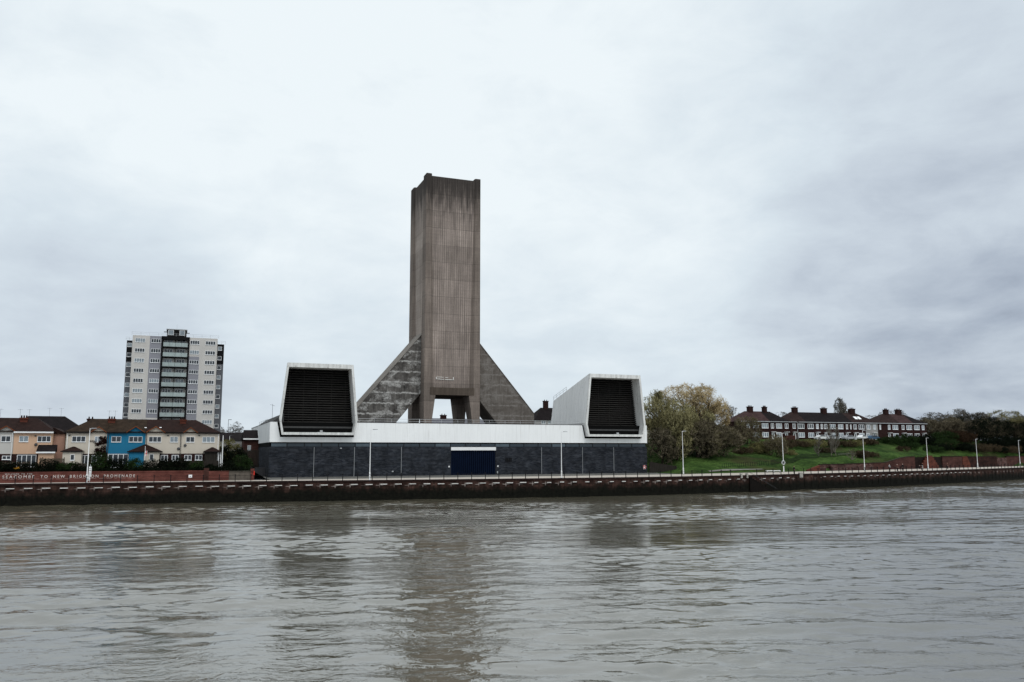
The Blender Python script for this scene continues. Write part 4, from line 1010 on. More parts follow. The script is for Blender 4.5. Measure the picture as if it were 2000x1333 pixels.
#@@BLOCK
# ------------------------------------------------------------------ tower block
def tower_block():
    N = 60.0
    T = thing('tower_block', 'tall white and grey block of flats with black balcony frame rising behind the terrace', 'block of flats', -18.7, N, 8)
    c = MB(); c.box(-28.95, -24.9, N, N+16, 7, 37.95); c.box(-12.9, -8.56, N, N+16, 7, 37.95); c.box(-15.4, -12.9, N+.01, N+15, 33.0, 37.94)
    c.box(-24.9, -22.15, N+.01, N+15, 7, 17.0)
    part('cream_wall', c, 't_cream', T)
    g = MB(); g.box(-24.9, -22.15, N+.005, N+15, 17.0, 37.94); g.box(-15.4, -12.9, N+.005, N+15, 7, 33.0)
    part('grey_wall', g, 't_grey', T)
    part('side_wing', MB().box(-30.45, -28.96, N+3.5, N+13, 7, 31.5), 't_dgrey', T); part('side_wing', MB().box(-8.55, -6.75, N+3.5, N+13, 7, 31.6), 't_dgrey', T)
    k = MB(); k.box(-30.46, -28.96, N+3.49, N+13.01, 31.51, 36.95); k.box(-8.55, -6.74, N+3.49, N+13.01, 31.61, 36.95)
    k.box(-22.15, -21.75, N-.25, N+15, 7, 37.9); k.box(-15.8, -15.4, N-.25, N+15, 7, 37.9); k.box(-22.15, -15.4, N-.25, N+1.4, 37.15, 38.0); k.box(-21.75, -15.8, N+1.5, N+15, 7, 37.8)
    part('black_frame', k, 'black', T)
    for i in range(11):
        zt = 37.21-2.575*i; zb = zt-1.02
        for (a, b) in ((-28.3,-26.0),(-24.55,-22.3),(-15.2,-12.85+.0),(-11.5,-9.05)):
            if a == -15.2: a, b = -15.25, -13.0
            window(T, T, a, b, N, zb, zt, 4, rnd.choice(['glass','glass','glass','glass2']), .075)
        for (a, b) in ((-30.3,-29.2),(-8.3,-7.3)):
            if i < 11: window(T, T, a, b, N+3.5, zb-.9, zt-.9, 1, rnd.choice(['glass','glass2']), .075)
        # balcony
        B_ = part('balcony', MB().box(-21.74, -15.81, N-.2, N+1.45, zb-1.05, zb-.82).box(-18.85,-18.7,N+.2,N+1.45,zb-.8,zt+.35), 'black', T)
        part('balcony_wall', MB().box(-21.7, -15.82, N+1.2, N+1.45, zb-.8, zt+.4), 't_cream', B_, root=T)
        gp = MB()
        for q in range(4): gp.box(-21.68+q*1.47, -21.68+q*1.47+1.41, N-.16, N-.12, zb-.82, zb+.22)
        part('glass_panel', gp, 'balc', B_, root=T)
        for a in (-21.4, -18.4):
            wf = MB()
            for q in range(4):
                wf.box(a+q*.62, a+q*.62+.10, N+1.1, N+1.19, zb-.0, zt+.1)
            wf.box(a, a+1.96, N+1.1, N+1.19, zt+.1, zt+.2); wf.box(a, a+1.96, N+1.1, N+1.19, zb-.12, zb)
            part('window_frame', wf, 'upvc', B_, root=T); part('window_pane', MB().box(a+.05,a+1.9,N+1.13,N+1.16,zb,zt+.1), rnd.choice(['glass','glass','glass2']), B_, root=T)
    p = MB(); p.box(-21.04, -16.26, N+3, N+8, 37.9, 40.2); part('plant_room', p, 'black', T)
    q = MB()
    for a in (-20.75, -18.0):
        q.box(a, a+1.35, N+2.9, N+2.98, 38.75, 38.85); q.box(a, a+1.35, N+2.9, N+2.98, 40.0, 40.1); q.box(a, a+.1, N+2.9, N+2.98, 38.85, 40.0); q.box(a+1.25, a+1.35, N+2.9, N+2.98, 38.85, 40.0)
    part('plant_room_louvre_frame', q, 'upvc', T); part('plant_room_louvre', MB().box(-20.66,-19.5,N+2.93,N+2.96,38.85,40.0), 'glass2', T); part('plant_room_louvre', MB().box(-17.91,-16.75,N+2.93,N+2.96,38.85,40.0), 'glass2', T)
    part('plant_room_cap', MB().box(-21.2, -16.1, N+2.8, N+8.2, 40.21, 40.38).box(-21.8,-21.05,N+3.5,N+4.5,39.6,39.75).box(-16.25,-15.5,N+3.5,N+4.5,39.5,39.65), 'steel', T)
    r = MB()
    for (a, b, z, n) in ((-29.2,-8.3,37.97,N+.3),(-30.7,-29.1,36.97,N+3.8),(-8.4,-6.4,36.97,N+3.8)):
        for u in fr_(a, b, 2.0 if b-a > 3 else .7): r.tube((u,n,z),(u,n,z+.85),.03,k=4)
        for h in (.45,.85): r.tube((a,n,z+h),(b,n,z+h),.025,k=4)
    r.tube((-18.7,N+5,40.3),(-18.7,N+5,41.9),.03,k=4)
    part('roof_railing', r, 'steel', T)
tower_block()
#@@FENCES
# ------------------------------------------------------------------ garden fences
def fence(label, u0, u1, n, z0, z1, mat, nu=None):
    t = thing('fence', label, 'fence', (u0+u1)/2, n, z0, 0, 'garden fences')
    b = MB(); u = u0
    while u < u1:
        h = z1-rnd.uniform(0, .12); b.box(u, u+.13, n-.02, n+.02, z0, h); u += .17
    for z in (z0+.3, z1-.35): b.box(u0, u1, n+.025, n+.07, z, z+.09)
    part('boards', b, mat, t)
    for u in fr_(u0, u1, 2.0): part('post', MB().box(u-.06, u+.06, n+.075, n+.2, z0, z1+.1), mat, t)
fence('weathered paling fence below the white and peach houses', -44.5, -39.3, -11.4, 5.2, 6.75, 'wood')
fence('tall panel fence in front of the peach house porch', -38.0, -34.4, -9.8, 5.4, 7.3, 'wood')
fence('paling fence in front of the cream porch', -36.5, -30.5, -11.2, 5.2, 6.5, 'wood')
fence('dark fence below the last two cream houses', -19.5, -9.8, -10.6, 5.2, 6.75, 'wood_d')
fence('dark tall fence left of the ventilation building', -5.5, -.8, 14, 5.0, 8.8, 'wood_d')
#@@VEG
# ------------------------------------------------------------------ vegetation
def shrub(label, u, n, r, h, mat, seed, cat='shrub', grp='shrubs above the lettered wall', name='shrub', z=None, dens=1.0):
    rg = random.Random(seed); z = hz(u, n)-.1 if z is None else z
    t = thing(name, label, cat, u, n, z, 0, grp)
    st = MB()
    for i in range(7):
        a = rg.uniform(0, 6.28); st.tube((u,n,z), (u+math.cos(a)*r*.6, n+math.sin(a)*r*.5, z+h*rg.uniform(.6,.95)), .04, .015, 4)
    part('stems', st, 'bark', t, fixn=False)
    lf = MB(); k = int(9*r*h*dens)+5
    for i in range(k):
        a = rg.uniform(0, 6.28); rr = rg.random()**.5*r; zz = z+rg.uniform(.12, .88)*h*(1-.35*(rr/r)**2)
        s = rg.uniform(.25,.5)*min(1, h/2)+.1
        leafcloud(lf, (u+math.cos(a)*rr, n+math.sin(a)*rr*.8, zz), (s*1.2,s*1.2,s), 60, .10, rg)
    part('leaves', lf, mat, t, fixn=False)
sh = [(-44,-12.5,1.5,2.0,'lf_dark','low black green bush at the far left end above the lettered wall'),
 (-41.6,-12.7,1.5,1.9,'lf_dark','dark bush with a yellow flower patch above the word SEACOMBE'),
 (-38.9,-12.6,1.4,1.7,'lf_dark','dark bush above the gap before the word TO'),
 (-36.4,-12.4,1.5,2.1,'lf_dark','dark bush beneath the peach porch fence'),
 (-33.6,-12.7,1.5,1.8,'lf_green','low green bush left of the first lamp post'),
 (-31.4,-12.6,1.4,1.7,'lf_dark','dark bush directly left of the first lamp post'),
 (-28.9,-12.3,1.7,2.9,'lf_green','tall green bush right of the first lamp post below the creeper'),
 (-26.2,-12.4,1.6,2.5,'lf_dark','dark bush in front of the blue house patio'),
 (-23.4,-12.6,1.7,2.4,'lf_green','rounded green bush below the blue porch'),
 (-20.8,-12.6,1.5,1.8,'lf_dark','low dark bush below the shared porch right half'),
 (-18.3,-12.5,1.5,2.3,'lf_dark','dark upright bush below the third cream house'),
 (-16.0,-12.4,1.4,2.4,'lf_dark','dark pointed bush between the two right cream houses'),
 (-13.6,-12.7,1.5,1.8,'lf_green','green bush below the last cream house windows'),
 (-11.0,-12.7,1.4,1.4,'lf_dark','low dark bush at the brick pier end'),
 (-8.0,-12.2,1.6,1.6,'lf_dark','low dark bush right of the white pole'),
 (-5.6,-11.5,1.7,2.4,'lf_green','green bush at the left corner of the ventilation building'),
 (-8.3,-4,1.8,4.2,'lf_dark','tall dark shrub right of the last cream house'),
 (-5.6,0,2.0,4.0,'lf_dark','tall dark hedge shrub against the dark fence'),
 (-7.2,8,2.2,5.0,'lf_olive','yellow green shrub behind the dark hedge near the road')]
for i, (u, n, r, h, m, lab) in enumerate(sh): shrub(lab, u, n, r, h*(1.12 if i % 3 else 1.3), m, 50+i)
hb = MB(); rg = random.Random(9)
for i in range(330):
    u = rg.uniform(-60, -4); leafcloud(hb, (u, wl_n(max(u,-60))+rg.uniform(.7,2.2), 5.1+rg.uniform(0,.45)), (.6,.5,.35), 45, .09, rg)
solo('ground_cover', hb, 'lf_dark', 'dark low planting along the top of the lettered wall', 'planting', -30, -13, 5, kind='stuff', fixn=False)
yf = MB(); leafcloud(yf, (-40.6,-14.3,5.75), (.45,.3,.22), 40, .08, rg)
solo('flowers', yf, 'flower', 'small clump of orange yellow flowers above the lettered wall', 'flowers', -40.6, -14.3, 5.5, fixn=False) if 'flower' in M else None
def grow(rg, p, d, L, r, lev, maxlev, segs, twigs, P):
    k = 4 if lev < 2 else 3
    n = P['ns'][min(lev, len(P['ns'])-1)]
    pts = [p.copy()]; q = p.copy(); dd = d.copy()
    for i in range(k):
        dd = (dd+Vector((rg.gauss(0,1), rg.gauss(0,1), rg.gauss(0,1)))*P['wob']+Vector((0,0,P['up'])) ).normalized()
        if lev >= P.get('dl', 9): dd = (dd+Vector((0,0,-P.get('droop',0)))).normalized()
        q = q+dd*(L/k); pts.append(q.copy())
    rs = [lerp(r, r*.45, i/k) for i in range(k+1)]
    (segs if lev < maxlev else twigs).append((pts, rs, lev))
    if lev >= maxlev: return
    for i in range(n):
        t = lerp(P['st'][min(lev, len(P['st'])-1)], 1.0, (i+rg.random()*.8)/n); t = min(.999, t)
        f = t*k; j = int(f); b = pts[j].lerp(pts[j+1], f-j)
        ax = (pts[j+1]-pts[j]).normalized(); a = ax.orthogonal().normalized()
        a.rotate(__import__('mathutils').Quaternion(ax, rg.uniform(0, 6.28)+i*2.4))
        ang = P['ang']*rg.uniform(.7, 1.25)*(1 if t < .95 else .5)
        nd = (ax*math.cos(ang)+a*math.sin(ang)).normalized()
        grow(rg, b, nd, L*P['lr']*rg.uniform(.75,1.15)*(1-.35*t if lev else 1-.15*t), lerp(r, r*.45, t)*.62, lev+1, maxlev, segs, twigs, P)
KINDS = {
 'round': dict(ns=[9,7,5,4], st=[.28,.15,.1], ang=.85, lr=.62, wob=.12, up=.05),
 'fan':   dict(ns=[10,8,6,4], st=[.12,.15,.1], ang=.62, lr=.72, wob=.10, up=.05),
 'up':    dict(ns=[24,8,5,3], st=[.1,.1,.1], ang=.30, lr=.34, wob=.05, up=.16),
 'bush':  dict(ns=[9,7,6,4], st=[.02,.05,.1], ang=.95, lr=.80, wob=.14, up=.04),
}
def tree(label, u, n, h, w, kind, seed, twig, leafm=None, nleaf=0, bark='bark', tw=.028, name='tree', cat='tree', grp='bare trees right of the building', z=None, maxlev=None, lean=(0,0), dep=None, tr=None, sk=1.0):
    rg = random.Random(seed); z = (hz(u, n)-.2) if z is None else z
    segs, twigs = [], []
    if maxlev is None: maxlev = 4 if h*w > 90 else 3
    d0 = Vector((lean[0], lean[1], 1)).normalized()
    grow(rg, Vector((0,0,0)), d0, 5.0, .26, 0, maxlev, segs, twigs, KINDS[kind])
    allp = [p for s in segs+twigs for p in s[0]]
    xs = sorted(p.x for p in allp); ys = sorted(p.y for p in allp); zs = sorted(p.z for p in allp)
    k = len(xs); x0, x1 = xs[int(k*.012)], xs[int(k*.988)]; y0, y1 = ys[int(k*.012)], ys[int(k*.988)]; zt = zs[int(k*.995)]
    sx = w/(x1-x0); sy = (dep or w)/(y1-y0); sz = h/zt
    ec = .52 if kind != 'up' else .5; eb = 1-ec
    mx, my = (x0+x1)/2, (y0+y1)/2
    def f(p):
        X, Y, Z = (p.x)*sx, (p.y)*sy, max(p.z, 0)*sz
        t_ = min(1, max(0, Z/(h*.5))); X -= mx*sx*t_; Y -= my*sy*t_
        if lean[0]: X += lean[0]*2.2*t_
        dz = (Z-h*ec)/(h*eb)
        if dz < 0 and kind in ('bush',): dz *= .72
        q = math.sqrt((X/(w*.52))**2+(Y/(w*.52))**2+dz*dz)
        if q > .8:
            g_ = (.8+.2*math.tanh((q-.8)/.45))/q*(1+.07*noise.noise((X*.6+seed, Y*.6, Z*.6)))
            X *= g_; Y *= g_; Z = h*ec+(Z-h*ec)*g_
        return (u+X, n+Y, z+Z)
    t = thing(name, label, cat, u, n, z, 0, grp)
    tb = MB(); tr = tr or h*.020
    for pts, rs, lev in segs:
        for i in range(len(pts)-1): tb.tube(f(pts[i]), f(pts[i+1]), max(.02, rs[i]/.26*tr), max(.015, rs[i+1]/.26*tr), 6 if lev == 0 else 4, caps=False)
    part('trunk', tb, bark, t, fixn=False)
    cb = MB()
    def strip(a, b, ww):
        a = Vector(a); b = Vector(b); d = (b-a).normalized(); s = d.orthogonal().normalized(); s.rotate(__import__('mathutils').Quaternion(d, rg.uniform(0,6.28))); s *= ww
        cb.v += [tuple(a-s), tuple(a+s), tuple(b)]; q = len(cb.v); cb.f.append((q-3,q-2,q-1)); cb.mi.append(0)
    for pts, rs, lev in twigs:
        P3 = [Vector(f(p)) for p in pts]
        for i in range(len(P3)-1):
            strip(P3[i], P3[i+1], tw*1.3)
            L_ = (P3[i+1]-P3[i]).length
            for q in range(int(2*sk)+ (1 if rg.random() < (2*sk)%1 else 0)):
                s = P3[i].lerp(P3[i+1], rg.random()); dd = Vector((rg.gauss(0,1), rg.gauss(0,1), rg.gauss(.35,1))).normalized()
                dd = ((P3[i+1]-P3[i]).normalized()+dd*.8).normalized(); strip(s, s+dd*L_*rg.uniform(.8,1.8), tw)
    part('crown', cb, twig, t, fixn=False)
    if leafm:
        lb = MB()
        for _ in range(nleaf):
            pts, rs, lev = rg.choice(twigs); p = Vector(f(rg.choice(pts)))+Vector((rg.gauss(0,.25), rg.gauss(0,.25), rg.gauss(0,.25)))
            a = Vector((rg.gauss(0,1), rg.gauss(0,1), rg.gauss(0,1))).normalized(); b = a.orthogonal().normalized()*rg.uniform(.05,.11); c = a.cross(b)*.7
            lb.v += [tuple(p-b), tuple(p+c), tuple(p+b), tuple(p-c)]; q = len(lb.v); lb.f.append((q-4,q-3,q-2,q-1)); lb.mi.append(0)
        part('foliage', lb, leafm, t, fixn=False)
    return t
def leafy(label, u, n, h, w, mat, seed, grp='trees beyond the retaining walls', z=None, dens=1.0, name='tree'):
    rg = random.Random(seed); z = (hz(u, n)-.2) if z is None else z
    t = thing(name, label, 'tree', u, n, z, 0, grp)
    st = MB(); st.tube((u,n,z), (u,n,z+h*.6), h*.025, h*.012, 6)
    for i in range(9):
        a = rg.uniform(0,6.28); z0 = z+h*rg.uniform(.15,.5); st.tube((u,n,z0), (u+math.cos(a)*w*.35, n+math.sin(a)*w*.35, z0+h*rg.uniform(.15,.4)), h*.01, .02, 4)
    part('trunk', st, 'bark', t, fixn=False)
    lf = MB(); k = int(46*dens*(w*h/60)**.7)
    for i in range(k):
        a = rg.uniform(0,6.28); ph = rg.uniform(-.9,1); rr = math.sqrt(max(0,1-ph*ph))*rg.uniform(.55,1)
        c = (u+math.cos(a)*rr*w/2, n+math.sin(a)*rr*w/2, z+h*.47+ph*h*.46)
        s = rg.uniform(.5,1.15)*w/10; leafcloud(lf, c, (s*1.2,s*1.2,s*.9), 95, .13, rg)
    part('crown', lf, mat, t, fixn=False)
# trees between the building and the grass bank
tree('large golden topped willow rising highest over the grass bank', 108.5, 17, 18.2, 21, 'fan', 11, 'tw_gold', 'tw_gold', 9000, tr=.42, tw=.022, sk=3.2)
tree('olive budding tree close behind the right corner of the building', 93.0, 9, 18.0, 9.5, 'fan', 12, 'tw_olive', 'lf_olive', 2500, tw=.04, sk=1.5)
tree('thin grey bare tree seen over the right intake edge', 88.5, 17, 17.6, 9, 'round', 13, 'tw_grey', None, 0, sk=1.4)
tree('second olive budding tree leaning left of the dark trunk', 98.0, 6, 15.0, 10, 'bush', 14, 'tw_olive', 'lf_olive', 4000, tw=.05, sk=1.6)
tree('dark leaning trunk tree with a tangled brown crown on the grass bank', 101.0, 3.5, 11.2, 12, 'bush', 15, 'tw_brown', 'lf_olive', 4000, tw=.055, lean=(.7,.1), tr=.5, sk=1.8)
tree('rounded brown thicket tree at the right of the wooded corner', 110.5, 6.5, 8.6, 12, 'bush', 16, 'tw_brown', 'lf_olive', 5000, tw=.055, sk=1.8)
tree('tangled tree filling the hollow below the golden willow', 104.5, 11, 13.0, 13, 'bush', 17, 'tw_olive', 'lf_olive', 5000, tw=.05, sk=1.8)
tree('scrubby tree beside the sloping dark fence at the building corner', 89.8, 1.5, 10.5, 8, 'bush', 18, 'tw_brown', 'lf_dark', 5000, tw=.05, sk=1.6)
tree('slender trunk tree second from the building corner', 94.3, 2, 11.5, 7, 'bush', 19, 'tw_olive', 'lf_dark', 5000, tw=.05, sk=1.5)
tree('pale bare tree behind the willow right shoulder', 120.5, 34, 11.5, 9, 'round', 20, 'tw_grey')
tree('small bare tree left of the pink roofed semi', 127.5, 42, 11.0, 9, 'round', 21, 'tw_grey')
tree('bare tree rising behind the pink roofed semi', 146, 52, 12.4, 9, 'round', 22, 'tw_grey', grp='bare trees behind the houses')
tree('brown tree in front of the pink roofed semi left corner', 131.5, 24, 8.5, 9, 'bush', 23, 'tw_brown', 'lf_olive', 4000, tw=.05, sk=1.6)
tree('low brown thicket at the top of the grass bank left end', 122.5, 20, 6.0, 10, 'bush', 24, 'lf_brown', 'lf_dark', 6000, tw=.06, sk=1.6)
tree('brown willow bush halfway down the grass bank beside the lamp post', 128.5, 8, 6.2, 6.5, 'bush', 25, 'tw_brown', 'lf_olive', 2500, tw=.05, sk=1.5)
BR = [(131,15,4.2,2.2,'lf_brown','brown bramble clump left of the birches near the grass top'),(137,18,4.5,2.4,'lf_brown','brown bramble clump below the dark roofed semi'),
 (144,20,4.6,2.3,'lf_brown','brown bramble clump below the first terrace house'),(151,21,4.4,2.4,'lf_olive','olive bramble clump below the second terrace house'),
 (157.5,22,4.0,2.3,'lf_brown','brown bramble clump behind the pair of birches'),(164,22,3.6,2.0,'lf_brown','brown bramble clump right of the birches below the cars'),
 (126,12,3.0,3.2,'lf_olive','loose olive bush beside the lifebuoy lamp post'),(187,27,4.0,2.6,'lf_green','green bush on the bank left of the right hand trio'),
 (193,27,4.4,3.6,'lf_green','green bush on the bank below the right hand trio'),(199.5,27,4.4,3.2,'lf_dark','dark bush on the bank below the middle of the trio'),
 (155,6,1.8,2.6,'lf_brown','small brown bush on the bank left of the tall lamp post'),(160,8,2.4,1.6,'lf_brown','low brown bush on the bank right of the tall lamp post')]
BR += [(148,12,2.8,1.6,'lf_brown','brown scrub patch right of the stunted stump tree'),(168,22,3.2,2.0,'lf_olive','olive scrub patch below the silver cars'),(174,24,3.0,1.9,'lf_brown','brown scrub patch below the arched passage house'),(133,9,2.4,1.5,'lf_olive','olive scrub patch low on the bank left of the birches'),(120,11,3.0,1.7,'lf_brown','brown scrub patch at the foot of the top left thicket')]
for i, (u, n, r_, h, m, lab) in enumerate(BR): shrub(lab, u, n, r_, h, m, 300+i, 'bramble', 'brambles and bushes on the grass bank', 'bramble_bush', dens=1.3)
tree('thin pale birch before the middle terrace, left of a pair', 145.0, 6.5, 10.2, 2.4, 'up', 40, 'tw_grey', bark='bark_pale', tr=.13, maxlev=2, grp='thin birches on the grass bank')
tree('thin pale birch before the middle terrace, right of a pair', 147.0, 7.0, 9.4, 2.4, 'up', 41, 'tw_grey', bark='bark_pale', tr=.12, maxlev=2, grp='thin birches on the grass bank')
tree('short leaning birch standing left of the pair of birches', 141.2, 7.0, 6.0, 2.5, 'up', 42, 'tw_grey', bark='bark_pale', tr=.11, maxlev=2, grp='thin birches on the grass bank')
tree('stunted pale stump like tree right of the birches', 149.5, 4.0, 3.6, 2.6, 'bush', 43, 'tw_brown', bark='bark_pale', tr=.2, maxlev=2, grp='thin birches on the grass bank')
tree('tall narrow poplar standing behind the terrace roof', 200.8, 62, 16.4, 5.6, 'fan', 44, 'tw_grey', bark='bark_pale', tr=.16, tw=.03, sk=1.6, maxlev=4, grp='bare trees behind the houses')
for i, (u, n, h, w, lab) in enumerate([(184,75,11.5,10,'faint bare tree behind the terrace chimney'),(216,62,10.2,10,'faint bare tree in the gap between the terrace and the trio'),(207,70,10.0,9,'small bare tree behind the solar panelled roof'),(222,60,12.6,12,'broad bare tree behind the trio right roof'),(160,60,10.5,8,'faint bare tree behind the first terrace chimney')]):
    tree(lab, u, n, h, w, 'round', 50+i, 'tw_grey', grp='bare trees behind the houses', sk=1.3)
RT = [('bare grey tree right of the trio of brick houses', 222, 44, 10.8, 13, 'round', 'tw_grey', None),
 ('bare brown tree behind the rusty scrub', 231, 42, 9.8, 12, 'round', 'tw_brown', None),
 ('tallest fan shaped bare tree over the dark evergreen', 242, 50, 12.8, 11, 'fan', 'tw_grey', None),
 ('second fan shaped bare tree right of the tallest one', 253, 50, 11.4, 12, 'fan', 'tw_grey', None),
 ('olive leafed tree near the right edge', 266, 50, 12.4, 14, 'round', 'tw_olive', 'lf_olive'),
 ('bare tree standing just right of the olive leafed tree', 276, 50, 12.2, 12, 'fan', 'tw_grey', None),
 ('bare grey tree at the extreme right edge', 289, 54, 11.0, 13, 'round', 'tw_grey', None),
 ('mid brown bare tree left of the fan shaped trees', 236.5, 58, 9.4, 12, 'round', 'tw_brown', None),
 ('distant bare tree between the two fan shaped trees', 262, 70, 10.6, 13, 'round', 'tw_brown', None)]
for i, (lab, u, n, h, w, kd, m, lm) in enumerate(RT): tree(lab, u, n, h, w, kd, 60+i, m, lm, 7000 if lm else 0, grp='trees beyond the retaining walls', tw=.035, sk=1.6)
UT = [(224,38,8.0,11,'bushy brown understorey tree right of the rusty scrub'),(233,44,8.6,11,'bushy brown understorey tree behind the black green evergreen'),(247,45,8.8,12,'bushy brown understorey tree between the fan shaped trees'),(260,48,9.0,12,'bushy brown understorey tree left of the olive crown'),(272,50,9.6,13,'bushy brown understorey tree below the olive crown'),(284,52,9.6,13,'bushy brown understorey tree by the right edge'),(215,37,7.6,9,'bushy grey brown tree touching the trio of houses')]
for i, (u, n, h, w, lab) in enumerate(UT): tree(lab, u, n, h, w, 'bush', 160+i, 'tw_brown', 'lf_brown', 5000, grp='trees beyond the retaining walls', tw=.055, sk=1.6, maxlev=4)
LT = [('black green evergreen below the fan shaped trees', 232, 36, 9.6, 13, 'lf_dark'),('dark evergreen right of the black green one', 243, 40, 8.2, 12, 'lf_dark'),('dark olive tree beneath the olive crowned one', 254, 44, 9.0, 13, 'lf_dark'),('dark tree at the right edge above the brick wall', 266, 46, 8.5, 14, 'lf_dark'),('olive green tree at the far right edge', 280, 50, 8.8, 14, 'lf_olive'),('dark ivy covered tree beside the last lamp', 292, 54, 8.0, 14, 'lf_dark')]
for i, (lab, u, n, h, w, m) in enumerate(LT): leafy(lab, u, n, h, w, m, 80+i)
ST = [(206,24,4.6,3.4,'lf_green','green scrub above the stepped orange wall'),(213,30,4.6,4.6,'lf_green','taller green scrub right of the brick trio'),(211,22,4.2,3.0,'lf_dark','dark scrub left behind the tall purplish wall'),
 (218,31,4.8,5.0,'lf_rust','rusty brown scrub above the tall purplish wall'),(225,33,4.6,4.2,'lf_rust','rust coloured scrub left of the black green evergreen'),(219,23.5,4.6,3.0,'lf_brown','brown scrub above the short bright pier'),
 (227,26,4.8,2.8,'lf_brown','low brown scrub over the weedy wall left part'),(235,30,5.0,4.0,'lf_dark','dark scrub below the black green evergreen'),(236,26.5,4.6,2.4,'lf_brown','low brown scrub near the second last lamp'),
 (244,33,5.2,4.4,'lf_dark','dark scrub behind the second last lamp'),(246,29,5.0,2.8,'lf_dark','low dark scrub over the weedy wall right part'),(253,36,5.4,4.6,'lf_dark','dark scrub beneath the olive crowned tree'),
 (256,32,5.2,3.0,'lf_dark','low dark scrub over the pale patched wall'),(263,39,5.6,4.8,'lf_dark','dark scrub left of the last lamp'),(266,34,5.4,3.2,'lf_dark','low dark scrub over the last red wall'),
 (273,42,5.8,5.0,'lf_olive','olive scrub right of the last lamp'),(277,37,5.6,3.4,'lf_dark','low dark scrub at the right edge'),(284,46,6.0,5.2,'lf_dark','dark tall scrub at the right edge'),(204,30,3.6,2.8,'lf_dark','small dark scrub below the last house of the trio')]
ST += [(196,19.5,3.4,2.2,'lf_green','green scrub on the bank end over the start of the purplish wall'),(201,21,3.8,2.4,'lf_dark','dark scrub directly over the purplish wall'),(208,24,3.6,2.2,'lf_brown','brown scrub directly over the bright pier'),
 (214.5,24,3.8,2.4,'lf_dark','dark scrub over the weedy wall left end'),(231,26,3.8,2.0,'lf_dark','low dark scrub over the weedy wall middle'),(241,28.5,4.0,2.2,'lf_brown','low brown scrub over the pale patched wall left end'),(250,31,4.2,2.4,'lf_dark','low dark scrub over the red wall left end'),(260,34.5,4.4,2.6,'lf_brown','low brown scrub over the red wall below the last lamp'),
 (188,21,3.4,2.2,'lf_green','green bush above the stepped orange wall, lower one'),(181,17,2.4,1.5,'lf_brown','small brown bush above the dark stairway'),(177,25,2.6,1.3,'lf_brown','small brown bush on the open grass below the blue car')]
for i, (u, n, r_, h, m, lab) in enumerate(ST): shrub(lab, u, n, r_, h, m, 400+i, 'scrub', 'scrub above the retaining walls', 'scrub_bush', dens=1.2)
tree('bushy grey tree on the skyline right of the tower block', -3.6, 70, 6.4, 7, 'round', 120, 'tw_grey', grp='trees on the left skyline')
#@@WALLS
# ------------------------------------------------------------------ retaining walls on the right
def rwall(name, label, pts, mat, th=.5, cap=None, grp='brick retaining walls on the right'):
    """pts: (u, n, ztop) along the wall, n is the promenade side"""
    t = thing(name, label, 'wall', pts[0][0], pts[0][1], 3.36, 0, grp)
    m = MB()
    for (a, b) in zip(pts, pts[1:]):
        m.loft([(a[0],a[1],3.0),(a[0],a[1]+th,3.0),(a[0],a[1]+th,a[2]),(a[0],a[1],a[2])], [(b[0],b[1],3.0),(b[0],b[1]+th,3.0),(b[0],b[1]+th,b[2]),(b[0],b[1],b[2])])
    part('brickwork', m, mat, t)
    if cap:
        m = MB()
        for (a, b) in zip(pts, pts[1:]):
            m.loft([(a[0],a[1]-.1,a[2]+.003),(a[0],a[1]+th+.1,a[2]+.003),(a[0],a[1]+th+.1,a[2]+.16),(a[0],a[1]-.1,a[2]+.16)], [(b[0],b[1]-.1,b[2]+.003),(b[0],b[1]+th+.1,b[2]+.003),(b[0],b[1]+th+.1,b[2]+.16),(b[0],b[1]-.1,b[2]+.16)])
        part('coping', m, cap, t)
    return t
g = lambda u, d=-.25: nin(u)+d
rwall('retaining_wall', 'short sloping orange brick end wall beside the grass', [(126.5,g(126.5),3.7),(128.6,g(128.6),4.2),(131.5,g(131.5),4.8)], 'brick_orange')
rwall('retaining_wall', 'low weathered sandstone wall below the birches', [(131.52,g(131.52),4.9),(134,g(134),4.9),(134.02,g(134,.6),4.9),(136,g(136,.6),4.9),(136.02,g(136),4.9),(146,g(146),5.0),(154,g(154),5.1)], 'sandstone', cap='coping')
rwall('retaining_wall', 'ramped brick wall rising to full height behind the three standing people', [(154.02,g(154),5.15),(160,g(160),5.2),(168,g(168),6.4),(172,g(172),6.7),(175.6,g(175.6),6.7)], 'brick_red', cap='weed_cap')
t = thing('stepped_wall', 'orange brick wall with stepped sides in front of a dark stairway', 'wall', 182, g(182,-.5), 3.36, 0, 'brick retaining walls on the right')
m = MB()
for i, (a, b, z) in enumerate(((178.4,188.6,4.3),(179.3,187.9,5.0),(180.2,187.0,5.7),(181.1,186.2,6.4),(181.9,185.4,6.95))):
    z0 = 3.0 if i == 0 else (4.3,5.0,5.7,6.4)[i-1]
    nn = lambda u: g(u, -.6)
    m.loft([(a,nn(a),z0),(a,nn(a)+.5,z0),(a,nn(a)+.5,z),(a,nn(a),z)], [(b,nn(b),z0),(b,nn(b)+.5,z0),(b,nn(b)+.5,z),(b,nn(b),z)])
part('brickwork', m, 'brick_orange', t)
rwall('retaining_wall', 'dark recessed stairway wall behind the stepped orange wall', [(175.62,g(175.6,-.02),6.55),(182,g(182,-.02),6.6),(191.8,g(191.8,-.02),6.6)], 'stair_wall', th=.4)
rwall('retaining_wall', 'tall purplish red brick wall between two lamp posts', [(191.82,g(191.8),6.65),(198,g(198),6.6),(203.4,g(203.4),6.6)], 'brick_red', cap='coping')
rwall('retaining_wall', 'short bright brick pier with a splayed side', [(203.42,g(203.4,-.35),6.65),(206.2,g(206.2,-.35),6.65),(208.0,g(208,-.3),4.2)], 'brick_orange')
